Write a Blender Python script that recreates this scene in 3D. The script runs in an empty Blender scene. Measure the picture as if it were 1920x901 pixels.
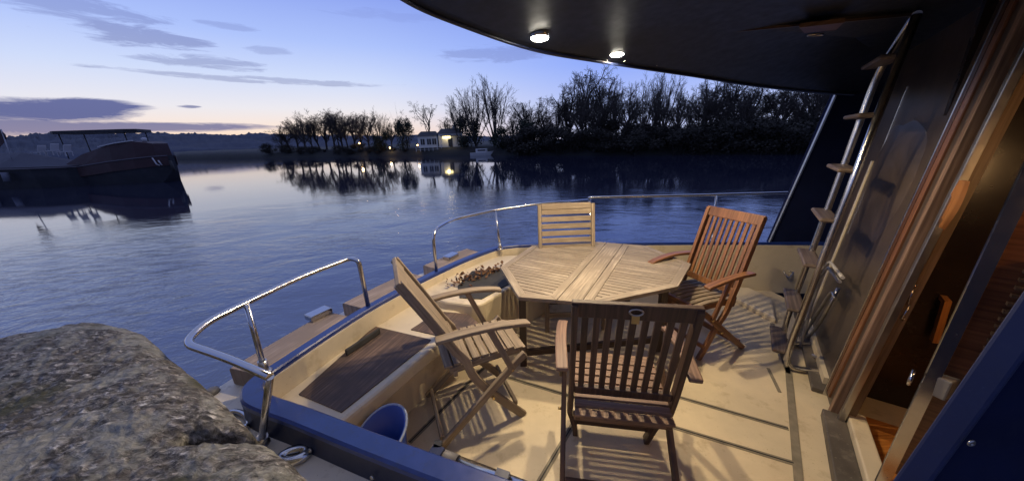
import bpy, math, random
from mathutils import Vector, noise as mnoise
R = math.radians
scene = bpy.context.scene

# ------------------------------------------------------------------ camera
F, PD, ROLL, HC = 603., R(17.35), R(-1.7), 1.68
cam_d = bpy.data.cameras.new('camera'); cam = bpy.data.objects.new('camera', cam_d)
scene.collection.objects.link(cam); scene.camera = cam
cam.location = (0, 0, HC)
cam_d.sensor_width = 36; cam_d.lens = F/1920*36; cam_d.clip_start = .02; cam_d.clip_end = 3000
cp, sp = math.cos(PD), math.sin(PD); cr, sr = math.cos(ROLL), math.sin(ROLL)
# columns: camera right, up, back
Xr, Yr = Vector((1, 0, 0)), Vector((0, sp, cp)); Zb = Vector((0, -cp, sp))
Xc = Xr*cr + Yr*sr; Yc = -Xr*sr + Yr*cr
from mathutils import Matrix
M = Matrix((Xc, Yc, Zb)).transposed().to_4x4(); M.translation = cam.location
cam.matrix_world = M

def ray(u, v):
    a = u-960; b = -(v-450.5)
    d = Xc*a + Yc*b - Zb*F
    return d
def atz(u, v, z):
    d = ray(u, v); t = (z-HC)/d.z; return Vector((d.x*t, d.y*t, z))
def aty(u, v, y):
    d = ray(u, v); t = y/d.y; return Vector((d.x*t, y, HC+d.z*t))

# ------------------------------------------------------------------ dusk sky
scene.view_settings.view_transform = 'Standard'; scene.view_settings.look = 'None'
scene.view_settings.exposure = 0; scene.view_settings.gamma = 1
w = bpy.data.worlds.new('World'); scene.world = w; w.use_nodes = True
def build_sky():
    nt = w.node_tree; N = nt.nodes; L = nt.links; N.clear()
    def node(t, **k):
        n = N.new(t)
        for a, b in k.items(): setattr(n, a, b)
        return n
    def setin(n, i, x):
        if hasattr(x, 'links') or isinstance(x, bpy.types.NodeSocket): L.new(x, n.inputs[i])
        else: n.inputs[i].default_value = x
    def m(op, a, b=0., c=None, clamp=False):
        n = node('ShaderNodeMath', operation=op); n.use_clamp = clamp
        setin(n, 0, a); setin(n, 1, b)
        if c is not None: setin(n, 2, c)
        return n.outputs[0]
    def mix(f, a, b, bt='MIX'):
        n = node('ShaderNodeMix', data_type='RGBA', blend_type=bt)
        setin(n, 0, f); setin(n, 6, a); setin(n, 7, b); return n.outputs[2]
    tc = node('ShaderNodeTexCoord'); sep = node('ShaderNodeSeparateXYZ'); L.new(tc.outputs['Generated'], sep.inputs[0])
    x, y, z = sep.outputs
    az = m('MULTIPLY', m('ARCTAN2', x, y), 180/math.pi)
    el = m('MULTIPLY', m('ARCSINE', z), 180/math.pi)
    def ramp(f, stops):
        n = node('ShaderNodeValToRGB'); setin(n, 0, f)
        e = n.color_ramp.elements
        while len(e) < len(stops): e.new(.5)
        for q, (p, c) in zip(e, stops): q.position = p; q.color = (*c, 1)
        return n.outputs[0]
    t = m('DIVIDE', m('MAXIMUM', el, 0.), 90., clamp=True)
    warm = ramp(t, [(0, (.86, .55, .34)), (.025, (.86, .69, .58)), (.055, (.74, .72, .76)), (.10, (.55, .63, .84)), (.15, (.37, .48, .85)),
                    (.22, (.23, .32, .76)), (.36, (.23, .30, .62)), (1, (.30, .33, .50))])
    cool = ramp(t, [(0, (.52, .56, .80)), (.05, (.42, .50, .82)), (.12, (.25, .36, .84)), (.22, (.17, .26, .74)),
                    (.36, (.21, .28, .60)), (1, (.30, .33, .50))])
    dz = m('ABSOLUTE', m('SUBTRACT', az, -38.))
    wf = m('SUBTRACT', 1., m('DIVIDE', dz, 52.), clamp=True)
    wf = m('SMOOTH_MIN', m('MULTIPLY', wf, 1.5), 1., .3)
    base = mix(wf, cool, warm)
    # the sky opposite the afterglow is dimmer
    back = m('DIVIDE', m('SUBTRACT', m('ABSOLUTE', m('ADD', az, 10.)), 75.), 60., clamp=True)
    low = m('SUBTRACT', 1., m('DIVIDE', el, 65.), clamp=True)
    base = mix(m('MULTIPLY', back, m('MULTIPLY', low, .75)), base, (.05, .065, .14, 1))
    # broken streaks of cloud
    nz = node('ShaderNodeTexNoise'); nz.inputs['Scale'].default_value = 1; nz.inputs['Detail'].default_value = 9; nz.inputs['Roughness'].default_value = .68; nz.inputs['Distortion'].default_value = .5
    cmb = node('ShaderNodeCombineXYZ'); L.new(m('MULTIPLY', az, .17), cmb.inputs[0]); L.new(m('MULTIPLY', el, 1.05), cmb.inputs[1])
    L.new(cmb.outputs[0], nz.inputs['Vector'])
    nn = m('MULTIPLY', m('SUBTRACT', nz.outputs[0], .52), 4.6)
    clouds = [(60, 208, 230, 27, 1.), (180, 198, 120, 14, 1.), (240, 238, 320, 12, .9), (40, 238, 150, 22, .9), (255, 66, 150, 24, .55), (150, 18, 160, 26, .45),
              (330, 138, 150, 5, .42), (470, 152, 170, 4, .42), (390, 118, 120, 13, .45), (510, 97, 45, 8, .3), (960, 100, 150, 18, .35), (352, 200, 26, 4, .8), (430, 48, 55, 8, .3), (600, 155, 160, 6, .4), (740, 30, 120, 12, .15)]
    tot = None
    for (u, v, hw, hh, dens) in clouds:
        d = ray(u, v).normalized(); a0 = math.degrees(math.atan2(d.x, d.y)); e0 = math.degrees(math.asin(d.z))
        d2 = ray(u+hw, v).normalized(); wa = abs(math.degrees(math.atan2(d2.x, d2.y))-a0)
        d3 = ray(u, v-hh).normalized(); we = abs(math.degrees(math.asin(d3.z))-e0)
        qa = m('POWER', m('ABSOLUTE', m('DIVIDE', m('SUBTRACT', az, a0), wa)), 2.)
        # the streaks lie level with the tilted horizon
        qe = m('POWER', m('ABSOLUTE', m('DIVIDE', m('SUBTRACT', el, e0), we)), 2.)
        s = m('SUBTRACT', 1., m('ADD', qa, qe))
        s = m('ADD', s, m('MULTIPLY', nn, .42 if dens >= .9 else 1.))
        s = m('MULTIPLY', s, 1.6, clamp=True)
        s = m('MULTIPLY', s, dens)
        tot = s if tot is None else m('MAXIMUM', tot, s)
    ccol = ramp(t, [(0, (.24, .2, .3)), (.04, (.12, .135, .29)), (.08, (.13, .15, .33)), (.2, (.14, .17, .44)), (1, (.06, .09, .28))])
    col = mix(tot, base, ccol)
    bg = node('ShaderNodeBackground'); L.new(col, bg.inputs[0]); bg.inputs[1].default_value = 1.15
    out = node('ShaderNodeOutputWorld'); L.new(bg.outputs[0], out.inputs[0])
build_sky()

# ------------------------------------------------------------------ object helpers
COL = scene.collection
def tag(o, label=None, cat=None, group=None, kind=None):
    if label: o['label'] = label
    if cat: o['category'] = cat
    if group: o['group'] = group
    if kind: o['kind'] = kind
    return o
def empty(name, loc=(0, 0, 0), rz=0):
    o = bpy.data.objects.new(name, None); COL.objects.link(o); o.location = loc; o.rotation_euler = (0, 0, rz)
    o.empty_display_size = .1
    return o
def copy_tree(o, parent=None):
    c = o.copy(); COL.objects.link(c); c.parent = parent
    for ch in [k for k in bpy.data.objects if k.parent == o]: copy_tree(ch, c)
    return c

class MB:
    def __init__(s): s.v = []; s.f = []; s.uv = []; s.sm = []
    def face(s, idx, uvs=None, smooth=False):
        s.f.append(tuple(idx)); s.sm.append(smooth)
        s.uv.append(uvs if uvs else [(s.v[i][0], s.v[i][1]) for i in idx])
    def ribbon(s, pts, w, t, side, w_end=None):
        """rectangular bar along pts; side = direction of its width w, thickness t across"""
        pts = [Vector(p) for p in pts]; side = Vector(side).normalized(); n = len(pts)
        off = random.uniform(0, 50); offv = random.uniform(0, 9)
        base = len(s.v); L = 0; Ls = []
        for i, p in enumerate(pts):
            d = (pts[min(i+1, n-1)]-pts[max(i-1, 0)]).normalized()
            nrm = side.cross(d).normalized(); sd = d.cross(nrm).normalized()
            if i: L += (p-pts[i-1]).length
            Ls.append(L)
            ww = w if w_end is None else w+(w_end-w)*i/(n-1)
            for a, b in ((-1, -1), (1, -1), (1, 1), (-1, 1)):
                s.v.append(p+sd*(a*ww/2)+nrm*(b*t/2))
        per = [0, w, w+t, 2*w+t, 2*w+2*t]
        for i in range(n-1):
            for k in range(4):
                a = base+i*4+k; b = base+i*4+(k+1) % 4
                s.face((a, b, b+4, a+4), [(off+Ls[i], offv+per[k]), (off+Ls[i], offv+per[k+1]), (off+Ls[i+1], offv+per[k+1]), (off+Ls[i+1], offv+per[k])])
        e = base+(n-1)*4
        s.face((base+3, base+2, base+1, base), [(off, offv), (off+.01, offv), (off+.01, offv+w), (off, offv+w)])
        s.face((e, e+1, e+2, e+3), [(off, offv), (off+.01, offv), (off+.01, offv+w), (off, offv+w)])
        return s
    def bar(s, a, b, w, t, side=None):
        a, b = Vector(a), Vector(b)
        if side is None:
            d = (b-a).normalized(); side = d.cross(Vector((0, 0, 1)))
            if side.length < .05: side = Vector((0, 1, 0))
        return s.ribbon([a, b], w, t, side)
    def box(s, c, size, rz=0):
        c = Vector(c); x = Vector((math.cos(rz), math.sin(rz), 0)); y = Vector((-x.y, x.x, 0))
        return s.ribbon([c-x*size[0]/2, c+x*size[0]/2], size[1], size[2], y)
    def tube(s, pts, r, n=10, r_end=None, cap=True):
        pts = [Vector(p) for p in pts]; m = len(pts); base = len(s.v)
        up = Vector((0, 0, 1)); prev = None; L = 0
        for i, p in enumerate(pts):
            d = (pts[min(i+1, m-1)]-pts[max(i-1, 0)]).normalized()
            if prev is None:
                a = d.cross(up if abs(d.z) < .9 else Vector((1, 0, 0))).normalized()
            else:
                a = (prev-d*prev.dot(d)).normalized()
            prev = a; b = d.cross(a)
            rr = r if r_end is None else r+(r_end-r)*i/(m-1)
            for k in range(n):
                t = 2*math.pi*k/n; s.v.append(p+a*(math.cos(t)*rr)+b*(math.sin(t)*rr))
        for i in range(m-1):
            for k in range(n):
                a = base+i*n+k; b = base+i*n+(k+1) % n
                s.face((a, b, b+n, a+n), smooth=True)
        if cap:
            s.face([base+k for k in range(n)][::-1]); s.face([base+(m-1)*n+k for k in range(n)])
        return s
    def prism(s, poly, z0, z1, grain=None):
        n = len(poly); base = len(s.v)
        g = Vector(grain).normalized() if grain else Vector((1, 0, 0)); h = Vector((-g.y, g.x, 0))
        off = random.uniform(0, 50); ov = random.uniform(0, 9)
        area = sum(poly[i][0]*poly[(i+1) % n][1]-poly[(i+1) % n][0]*poly[i][1] for i in range(n))
        if area < 0: poly = poly[::-1]
        def U(p, dz=0): q = Vector((p[0], p[1], 0)); return (q.dot(g)+off, q.dot(h)+ov+dz)
        for z in (z0, z1):
            for p in poly: s.v.append(Vector((p[0], p[1], z)))
        s.face([base+i for i in range(n)][::-1], [U(p) for p in poly][::-1])
        s.face([base+n+i for i in range(n)], [U(p) for p in poly])
        for i in range(n):
            j = (i+1) % n
            s.face((base+i, base+j, base+n+j, base+n+i), [U(poly[i]), U(poly[j]), U(poly[j], z1-z0), U(poly[i], z1-z0)])
        return s
    def sweep(s, path, prof, closed=True, smooth=False, caps=True, wf=None):
        """profile of (outboard offset, z) carried along a level path; outboard is on the left"""
        path = [Vector((p[0], p[1], 0)) for p in path]; n = len(path); k = len(prof); base = len(s.v); L = 0
        Ls = []
        for i, p in enumerate(path):
            d = (path[min(i+1, n-1)]-path[max(i-1, 0)]).normalized(); o = Vector((-d.y, d.x, 0))
            if i: L += (p-path[i-1]).length
            Ls.append(L)
            k_ = wf(p) if wf else 1
            for (f, z) in prof: s.v.append(Vector((p.x+o.x*f*k_, p.y+o.y*f*k_, z)))
        kk = k if closed else k-1
        per = [0]
        for q in range(k):
            a, b = prof[q], prof[(q+1) % k]; per.append(per[-1]+math.hypot(a[0]-b[0], a[1]-b[1]))
        for i in range(n-1):
            for q in range(kk):
                a = base+i*k+q; b = base+i*k+(q+1) % k
                s.face((a, a+k, b+k, b), [(Ls[i], per[q]), (Ls[i+1], per[q]), (Ls[i+1], per[q+1]), (Ls[i], per[q+1])], smooth)
        if closed and caps:
            s.face([base+q for q in range(k)]); s.face([base+(n-1)*k+q for q in range(k)][::-1])
        return s
    def lathe(s, prof, c=(0, 0, 0), n=20, smooth=True):
        c = Vector(c); base = len(s.v); k = len(prof)
        for (r, z) in prof:
            for i in range(n):
                t = 2*math.pi*i/n; s.v.append(c+Vector((r*math.cos(t), r*math.sin(t), z)))
        for q in range(k-1):
            for i in range(n):
                a = base+q*n+i; b = base+q*n+(i+1) % n
                s.face((a, b, b+n, a+n), smooth=smooth)
        if prof[0][0] > 0: s.face([base+i for i in range(n)][::-1])
        if prof[-1][0] > 0: s.face([base+(k-1)*n+i for i in range(n)])
        return s
    def quad(s, a, b, c, d):
        base = len(s.v); s.v += [Vector(a), Vector(b), Vector(c), Vector(d)]
        A, B, D = Vector(a), Vector(b), Vector(d); lu = (B-A).length; lv = (D-A).length
        s.face((base, base+1, base+2, base+3), [(0, 0), (lu, 0), (lu, lv), (0, lv)]); return s
    def slab(s, a, b, c, d, t):
        """a plate with corners a b c d, thickened by t away from its front"""
        P = [Vector(q) for q in (a, b, c, d)]; n = (P[1]-P[0]).cross(P[3]-P[0]).normalized()*t
        base = len(s.v); s.v += P+[p-n for p in P]
        lu = (P[1]-P[0]).length; lv = (P[3]-P[0]).length; uv = [(0, 0), (lu, 0), (lu, lv), (0, lv)]
        s.face((base, base+1, base+2, base+3), uv); s.face((base+7, base+6, base+5, base+4), uv[::-1])
        for i in range(4):
            j = (i+1) % 4; s.face((base+i, base+4+i, base+4+j, base+j), [(0, 0), (0, t), (lu, t), (lu, 0)])
        return s
    def build(s, name, mat, parent=None, bevel=0, fix=False):
        me = bpy.data.meshes.new(name); me.from_pydata([tuple(p) for p in s.v], [], s.f)
        uvl = me.uv_layers.new(name='UVMap'); flat = []
        for q in s.uv:
            for a in q: flat += [a[0], a[1]]
        uvl.data.foreach_set('uv', flat)
        me.polygons.foreach_set('use_smooth', s.sm)
        me.materials.append(mat); me.update()
        if fix:
            import bmesh
            bm = bmesh.new(); bm.from_mesh(me); bmesh.ops.recalc_face_normals(bm, faces=bm.faces); bm.to_mesh(me); bm.free()
        o = bpy.data.objects.new(name, me); COL.objects.link(o); o.parent = parent
        if bevel:
            b = o.modifiers.new('bevel', 'BEVEL'); b.width = bevel; b.segments = 2; b.limit_method = 'ANGLE'; b.angle_limit = R(35)
        return o

def smooth_path(pts, n=8, closed=False):
    P = [Vector(p) for p in pts]; out = []; m = len(P)
    rng_ = range(m if closed else m-1)
    for i in rng_:
        if closed: p0, p1, p2, p3 = P[(i-1) % m], P[i], P[(i+1) % m], P[(i+2) % m]
        else:
            p1, p2 = P[i], P[i+1]; p0 = P[i-1] if i else p1*2-p2; p3 = P[i+2] if i+2 < m else p2*2-p1
        for k in range(n):
            t = k/n
            out.append(.5*((2*p1)+(-p0+p2)*t+(2*p0-5*p1+4*p2-p3)*t*t+(-p0+3*p1-3*p2+p3)*t**3))
    if not closed: out.append(P[-1])
    return out
def rounded(pts, r, n=6):
    """polyline with its inner corners rounded"""
    P = [Vector(p) for p in pts]; out = [P[0]]
    for i in range(1, len(P)-1):
        a = (P[i-1]-P[i]); b = (P[i+1]-P[i]); rr = min(r, a.length*.45, b.length*.45)
        A = P[i]+a.normalized()*rr; B = P[i]+b.normalized()*rr
        for k in range(n+1):
            t = k/n; out.append(A*(1-t)**2+P[i]*2*t*(1-t)+B*t*t)
    out.append(P[-1]); return out
def clip(poly, p, nrm):
    """keep the part of a convex polygon where (x-p).nrm >= 0"""
    out = []; n = len(poly)
    for i in range(n):
        a, b = Vector(poly[i]), Vector(poly[(i+1) % n]); da = (a-p).dot(nrm); db = (b-p).dot(nrm)
        if da >= 0: out.append(a)
        if (da >= 0) != (db >= 0): out.append(a+(b-a)*(da/(da-db)))
    return out
def inset(poly, d):
    """poly counter-clockwise"""
    out = [Vector(p) for p in poly]; n = len(poly)
    for i in range(n):
        a, b = Vector(poly[i]), Vector(poly[(i+1) % n]); e = (b-a).normalized(); nn = Vector((-e.y, e.x))
        out = clip(out, a+nn*d, nn)
    return out

# ------------------------------------------------------------------ materials
def newmat(name):
    m = bpy.data.materials.new(name); m.use_nodes = True; nt = m.node_tree; b = nt.nodes['Principled BSDF']; return m, nt, b
def noise_node(nt, vec, scale, detail=4, rough=.55, dist=0):
    n = nt.nodes.new('ShaderNodeTexNoise'); n.inputs['Scale'].default_value = scale; n.inputs['Detail'].default_value = detail
    n.inputs['Roughness'].default_value = rough; n.inputs['Distortion'].default_value = dist
    nt.links.new(vec, n.inputs['Vector']); return n.outputs[0]
def ramp_node(nt, f, stops):
    n = nt.nodes.new('ShaderNodeValToRGB'); nt.links.new(f, n.inputs[0]); e = n.color_ramp.elements
    while len(e) < len(stops): e.new(.5)
    for q, (p, c) in zip(e, stops): q.position = p; q.color = (*c, 1) if len(c) == 3 else c
    return n.outputs[0]
def mapping(nt, out, scale):
    n = nt.nodes.new('ShaderNodeMapping'); n.inputs['Scale'].default_value = scale; nt.links.new(out, n.inputs[0]); return n.outputs[0]
def bump(nt, b, h, strength, dist=.01, prev=None):
    n = nt.nodes.new('ShaderNodeBump'); n.inputs['Strength'].default_value = strength; n.inputs['Distance'].default_value = dist
    nt.links.new(h, n.inputs['Height'])
    if prev: nt.links.new(prev, n.inputs['Normal'])
    if b: nt.links.new(n.outputs[0], b.inputs['Normal'])
    return n.outputs[0]
def mixc(nt, f, a, b, bt='MIX'):
    n = nt.nodes.new('ShaderNodeMix'); n.data_type = 'RGBA'; n.blend_type = bt
    for i, x in ((0, f), (6, a), (7, b)):
        if isinstance(x, bpy.types.NodeSocket): nt.links.new(x, n.inputs[i])
        elif i == 0: n.inputs[0].default_value = x
        else: n.inputs[i].default_value = (*x, 1)
    return n.outputs[2]

def wood(name, dark, mid, light, rough=.6, blotch=None):
    m, nt, b = newmat(name); tc = nt.nodes.new('ShaderNodeTexCoord')
    uv = mapping(nt, tc.outputs['UV'], (2.2, 75, 1))
    g = noise_node(nt, uv, 1, 5, .6, .4)
    c = ramp_node(nt, g, [(.3, dark), (.5, mid), (.7, light)])
    uv2 = mapping(nt, tc.outputs['UV'], (1.3, 5, 1))
    v = noise_node(nt, uv2, 1.3, 3)
    c = mixc(nt, 1., c, ramp_node(nt, v, [(.3, (.62, .62, .62)), (.7, (1.15, 1.15, 1.15))]), 'MULTIPLY')
    if blotch:
        o = noise_node(nt, tc.outputs['Object'], 5, 4)
        c = mixc(nt, ramp_node(nt, o, [(.45, (0, 0, 0)), (.65, (1, 1, 1))]), c, blotch)
    nt.links.new(c, b.inputs['Base Color']); b.inputs['Roughness'].default_value = rough
    bump(nt, b, g, .35, .002); return m
def paint(name, col, rough=.35, var=.12, scale=6, dirt=None, coat=0, bmp=.08):
    m, nt, b = newmat(name); tc = nt.nodes.new('ShaderNodeTexCoord')
    n = noise_node(nt, tc.outputs['Object'], scale, 5, .6)
    lo = tuple(c*(1-var) for c in col); hi = tuple(min(1, c*(1+var)) for c in col)
    c = ramp_node(nt, n, [(.3, lo), (.7, hi)])
    if dirt:
        d = noise_node(nt, tc.outputs['Object'], scale*2.3, 7, .7)
        c = mixc(nt, ramp_node(nt, d, [(.55, (0, 0, 0)), (.75, (.75, .75, .75))]), c, dirt)
        d2 = noise_node(nt, tc.outputs['Object'], 90, 2, .5)
        c = mixc(nt, ramp_node(nt, d2, [(.69, (0, 0, 0)), (.73, (.6, .6, .6))]), c, dirt)
    nt.links.new(c, b.inputs['Base Color'])
    rr = noise_node(nt, tc.outputs['Object'], scale*4, 4)
    rm = nt.nodes.new('ShaderNodeMapRange'); rm.inputs[3].default_value = rough*.75; rm.inputs[4].default_value = min(1, rough*1.35); nt.links.new(rr, rm.inputs[0])
    nt.links.new(rm.outputs[0], b.inputs['Roughness']); b.inputs['Coat Weight'].default_value = coat
    if bmp: bump(nt, b, noise_node(nt, tc.outputs['Object'], 60, 3), bmp, .002)
    return m
def metal(name, col=(.62, .62, .63), rough=.16):
    m, nt, b = newmat(name); b.inputs['Base Color'].default_value = (*col, 1); b.inputs['Metallic'].default_value = 1
    tc = nt.nodes.new('ShaderNodeTexCoord'); n = noise_node(nt, tc.outputs['Object'], 30, 4)
    rm = nt.nodes.new('ShaderNodeMapRange'); rm.inputs[3].default_value = rough*.6; rm.inputs[4].default_value = rough*1.6; nt.links.new(n, rm.inputs[0])
    nt.links.new(rm.outputs[0], b.inputs['Roughness']); return m
def glow(name, col, s):
    m, nt, b = newmat(name); b.inputs['Base Color'].default_value = (*col, 1)
    b.inputs['Emission Color'].default_value = (*col, 1); b.inputs['Emission Strength'].default_value = s; return m

teak_grey = wood('weathered grey teak', (.14, .105, .07), (.28, .215, .145), (.42, .34, .235), .7, (.22, .165, .11))
teak_table = wood('weathered table teak', (.16, .125, .085), (.31, .25, .175), (.45, .375, .275), .65, (.24, .19, .13))
teak_red = wood('red brown oiled wood', (.11, .045, .018), (.23, .10, .04), (.31, .145, .058), .42)
teak_dark = wood('dark brown hardwood', (.04, .02, .012), (.085, .045, .026), (.14, .08, .048), .5)
teak_arm = wood('tan worn hardwood', (.11, .06, .035), (.21, .125, .075), (.3, .19, .12), .55)
leg_dark = wood('dark table legs', (.03, .018, .012), (.06, .036, .025), (.09, .06, .04), .5)
plank_wood = wood('grey brown deck planks', (.2, .14, .10), (.34, .26, .2), (.46, .37, .29), .8, (.26, .2, .15))
lid_wood = wood('old brown plywood', (.06, .036, .024), (.125, .078, .052), (.2, .13, .088), .7, (.055, .038, .032))
cabin_wood = wood('varnished cabin wood', (.09, .034, .014), (.17, .068, .027), (.24, .10, .04), .3)
frame_wood = wood('door frame wood', (.085, .05, .026), (.16, .10, .052), (.23, .15, .085), .42)
floor_wood = wood('orange cabin floor', (.3, .1, .02), (.45, .17, .035), (.52, .22, .06), .35)
cream = paint('cream gelcoat', (.58, .48, .32), .45, .12, 3, (.30, .22, .12), 0, .5)
cream_wall = paint('cream moulding', (.62, .52, .355), .42, .1, 2.2, (.36, .27, .16), 0)
side_cream = paint('pale side deck', (.72, .65, .53), .5, .08, 5, (.3, .24, .17), 0)
navy = paint('navy paint', (.008, .014, .05), .4, .15, 7, None, .1)
rim_blue = paint('dark blue rim paint', (.006, .014, .062), .55, .2, 6, (.02, .03, .08))
navy_matt = paint('matt navy paint', (.007, .011, .04), .75, .2, 6, (.012, .016, .04)); navy_matt.node_tree.nodes['Principled BSDF'].inputs['Specular IOR Level'].default_value = .12
blue_cap = paint('blue cap paint', (.012, .032, .16), .33, .18, 9, (.02, .03, .08), .3)
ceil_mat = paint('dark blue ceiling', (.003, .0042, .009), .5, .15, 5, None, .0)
seam_mat = paint('grey seam rubber', (.2, .17, .12), .7, .2, 20)
dark_mat = paint('black rubber', (.012, .012, .013), .6, .2, 10)
felt_dark = paint('dark bench mat', (.035, .033, .03), .85, .25, 12, (.06, .05, .035))  # also colours the painted shade of the hand slot
chrome = metal('stainless steel', (.52, .51, .50), .2)
steel_dull = metal('dull steel', (.45, .43, .4), .32)
dark_steel = metal('dark polished steel', (.22, .21, .2), .22)
brass = metal('brass', (.7, .5, .2), .3)
grey_plast = paint('grey plastic', (.16, .15, .14), .5, .1, 10)
bulk_mat = paint('brown grey bulkhead', (.062, .044, .032), .34, .3, 3, (.03, .022, .018))
scuff_mat = paint('scuffed grey kick panel', (.09, .075, .06), .55, .3, 5, (.22, .19, .15))
bucket_blue = paint('blue plastic', (.015, .05, .28), .4, .08, 4)
tread_mat = wood('worn ladder treads', (.06, .04, .028), (.13, .09, .065), (.2, .15, .11), .6)
rope_mat = paint('white grey tube', (.4, .37, .33), .5, .1, 20)

# ------------------------------------------------------------------ water, banks, hills
WZ = -1.3
def build_water():
    m, nt, b = newmat('river water')
    b.inputs['Base Color'].default_value = (.018, .021, .042, 1); b.inputs['Roughness'].default_value = .04; b.inputs['IOR'].default_value = 2.6
    tc = nt.nodes.new('ShaderNodeTexCoord'); o = tc.outputs['Object']
    n1 = noise_node(nt, mapping(nt, o, (.9, 1.5, 1)), .35, 5, .55, .6)
    n2 = noise_node(nt, mapping(nt, o, (1, 1.7, 1)), 1.9, 5, .6, 1.2)
    n3 = noise_node(nt, mapping(nt, o, (1, 1.6, 1)), 8, 3, .5, .5)
    # rough and smooth patches where the current boils up
    p = ramp_node(nt, noise_node(nt, o, .12, 4, .55, 1.), [(.38, (.15, .15, .15)), (.62, (1, 1, 1))])
    def mul(a, f):
        n = nt.nodes.new('ShaderNodeMath'); n.operation = 'MULTIPLY'; nt.links.new(a, n.inputs[0])
        if isinstance(f, float): n.inputs[1].default_value = f
        else: nt.links.new(f, n.inputs[1])
        return n.outputs[0]
    # ripples fade towards the sheltered far side
    sep = nt.nodes.new('ShaderNodeSeparateXYZ'); nt.links.new(o, sep.inputs[0])
    ln = nt.nodes.new('ShaderNodeVectorMath'); ln.operation = 'LENGTH'; nt.links.new(o, ln.inputs[0])
    mr = nt.nodes.new('ShaderNodeMapRange'); mr.inputs[1].default_value = 3; mr.inputs[2].default_value = 24; mr.inputs[3].default_value = .8; mr.inputs[4].default_value = .018
    nt.links.new(ln.outputs['Value'], mr.inputs[0]); fade = mr.outputs[0]
    h1 = mul(n1, .10); h2 = mul(mul(n2, p), .05); h3 = mul(mul(n3, p), .014)
    def add(a, c):
        n = nt.nodes.new('ShaderNodeMath'); nt.links.new(a, n.inputs[0]); nt.links.new(c, n.inputs[1]); return n.outputs[0]
    h = mul(add(add(h1, h2), h3), fade)
    bump(nt, b, h, 1.0, 1.0)
    mb = MB(); mb.quad((-900, -60, WZ), (900, -60, WZ), (900, 1500, WZ), (-900, 1500, WZ))
    tag(mb.build('river', m), 'blue grey river water rippled by the current', 'river', kind='structure')
build_water()

bark = paint('dark bark', (.035, .028, .024), .9, .25, 3)
twig = paint('grey brown twigs', (.05, .04, .034), .9, .25, 1)
bush_mat = paint('dark undergrowth', (.028, .024, .018), .95, .35, .8)
ever_mat = paint('ivy evergreen leaves', (.018, .026, .015), .9, .3, 1)
ground_mat = paint('dark bank soil and grass', (.014, .015, .014), 1, .3, .3)
hill_mat = paint('wooded hill with blue haze', (.018, .026, .055), 1, .25, .05)  # blue haze of distance is put into the hill colour

VW = [(0, 300), (340, 299), (520, 296), (700, 293), (900, 291), (1200, 290), (1500, 288), (1700, 287), (2100, 284)]
def vwl(u):
    for (a, b), (c, d) in zip(VW, VW[1:]):
        if u <= c: return b+(d-b)*(u-a)/(c-a)
    return VW[-1][1]
def bankpt(u, k=1.0):
    p = atz(u, vwl(u), WZ); return Vector((p.x*k, p.y*k, WZ))
def build_land():
    mb = MB(); us = list(range(330, 2140, 15)); prof = [(.995, -.3), (1.0, .12), (1.012, 1.0), (1.04, 1.7), (1.3, 2.0), (3.0, 2.6)]
    for u in us:
        for (k, h) in prof:
            p = bankpt(u, k); h2 = h+.25*mnoise.noise(Vector((p.x*.2, p.y*.2, k*9))) if h > .3 else h
            mb.v.append(Vector((p.x, p.y, WZ+h2)))
    n = len(prof)
    for i in range(len(us)-1):
        for q in range(n-1):
            a = i*n+q; mb.face((a, a+n, a+n+1, a+1), smooth=True)
    tag(mb.build('river_bank', ground_mat), 'dark earth river bank under the bare trees', 'bank', kind='structure')
    # distant ridge with an uneven wooded skyline
    mb = MB(); K = 170
    def top(u):
        pts = [(-700, 262), (-200, 258), (0, 254), (110, 252), (300, 248), (380, 248), (440, 252), (520, 250), (600, 252), (900, 255), (1500, 258)]
        for (a, b), (c, d) in zip(pts, pts[1:]):
            if u <= c: return b+(d-b)*(u-a)/(c-a)
        return 258
    m = 0
    for i in range(K*3):
        u = -500+i*1500/(K*3)
        d = ray(u, 275); d.z = 0; d.normalize(); D = 330+30*math.sin(u*.004)
        y = d.y*D; t = aty(u, top(u), y).z
        for q in range(14):
            f = q/13; rr = D*(.62+.38*f); z = WZ+1.2+(t-WZ-1.2)*f**1.1
            P = Vector((d.x*rr, d.y*rr, 0)); lump = 2.0*mnoise.noise(P*.05)+1.5*abs(mnoise.noise(P*.14+Vector((7, 0, 0))))+1.6*abs(mnoise.noise(P*.37))+1.6*abs(mnoise.noise(P*.9))
            mb.v.append(Vector((P.x, P.y, z+lump*min(1, .3+f)-(1.2*f) if q else WZ-.6)))
        mb.v.append(Vector((d.x*D*1.5, d.y*D*1.5, -2)))
        m += 1
    for i in range(m-1):
        for q in range(14):
            a = i*15+q; mb.face((a, a+15, a+16, a+1), smooth=True)
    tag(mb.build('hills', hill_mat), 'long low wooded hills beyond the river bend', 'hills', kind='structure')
build_land()

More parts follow.
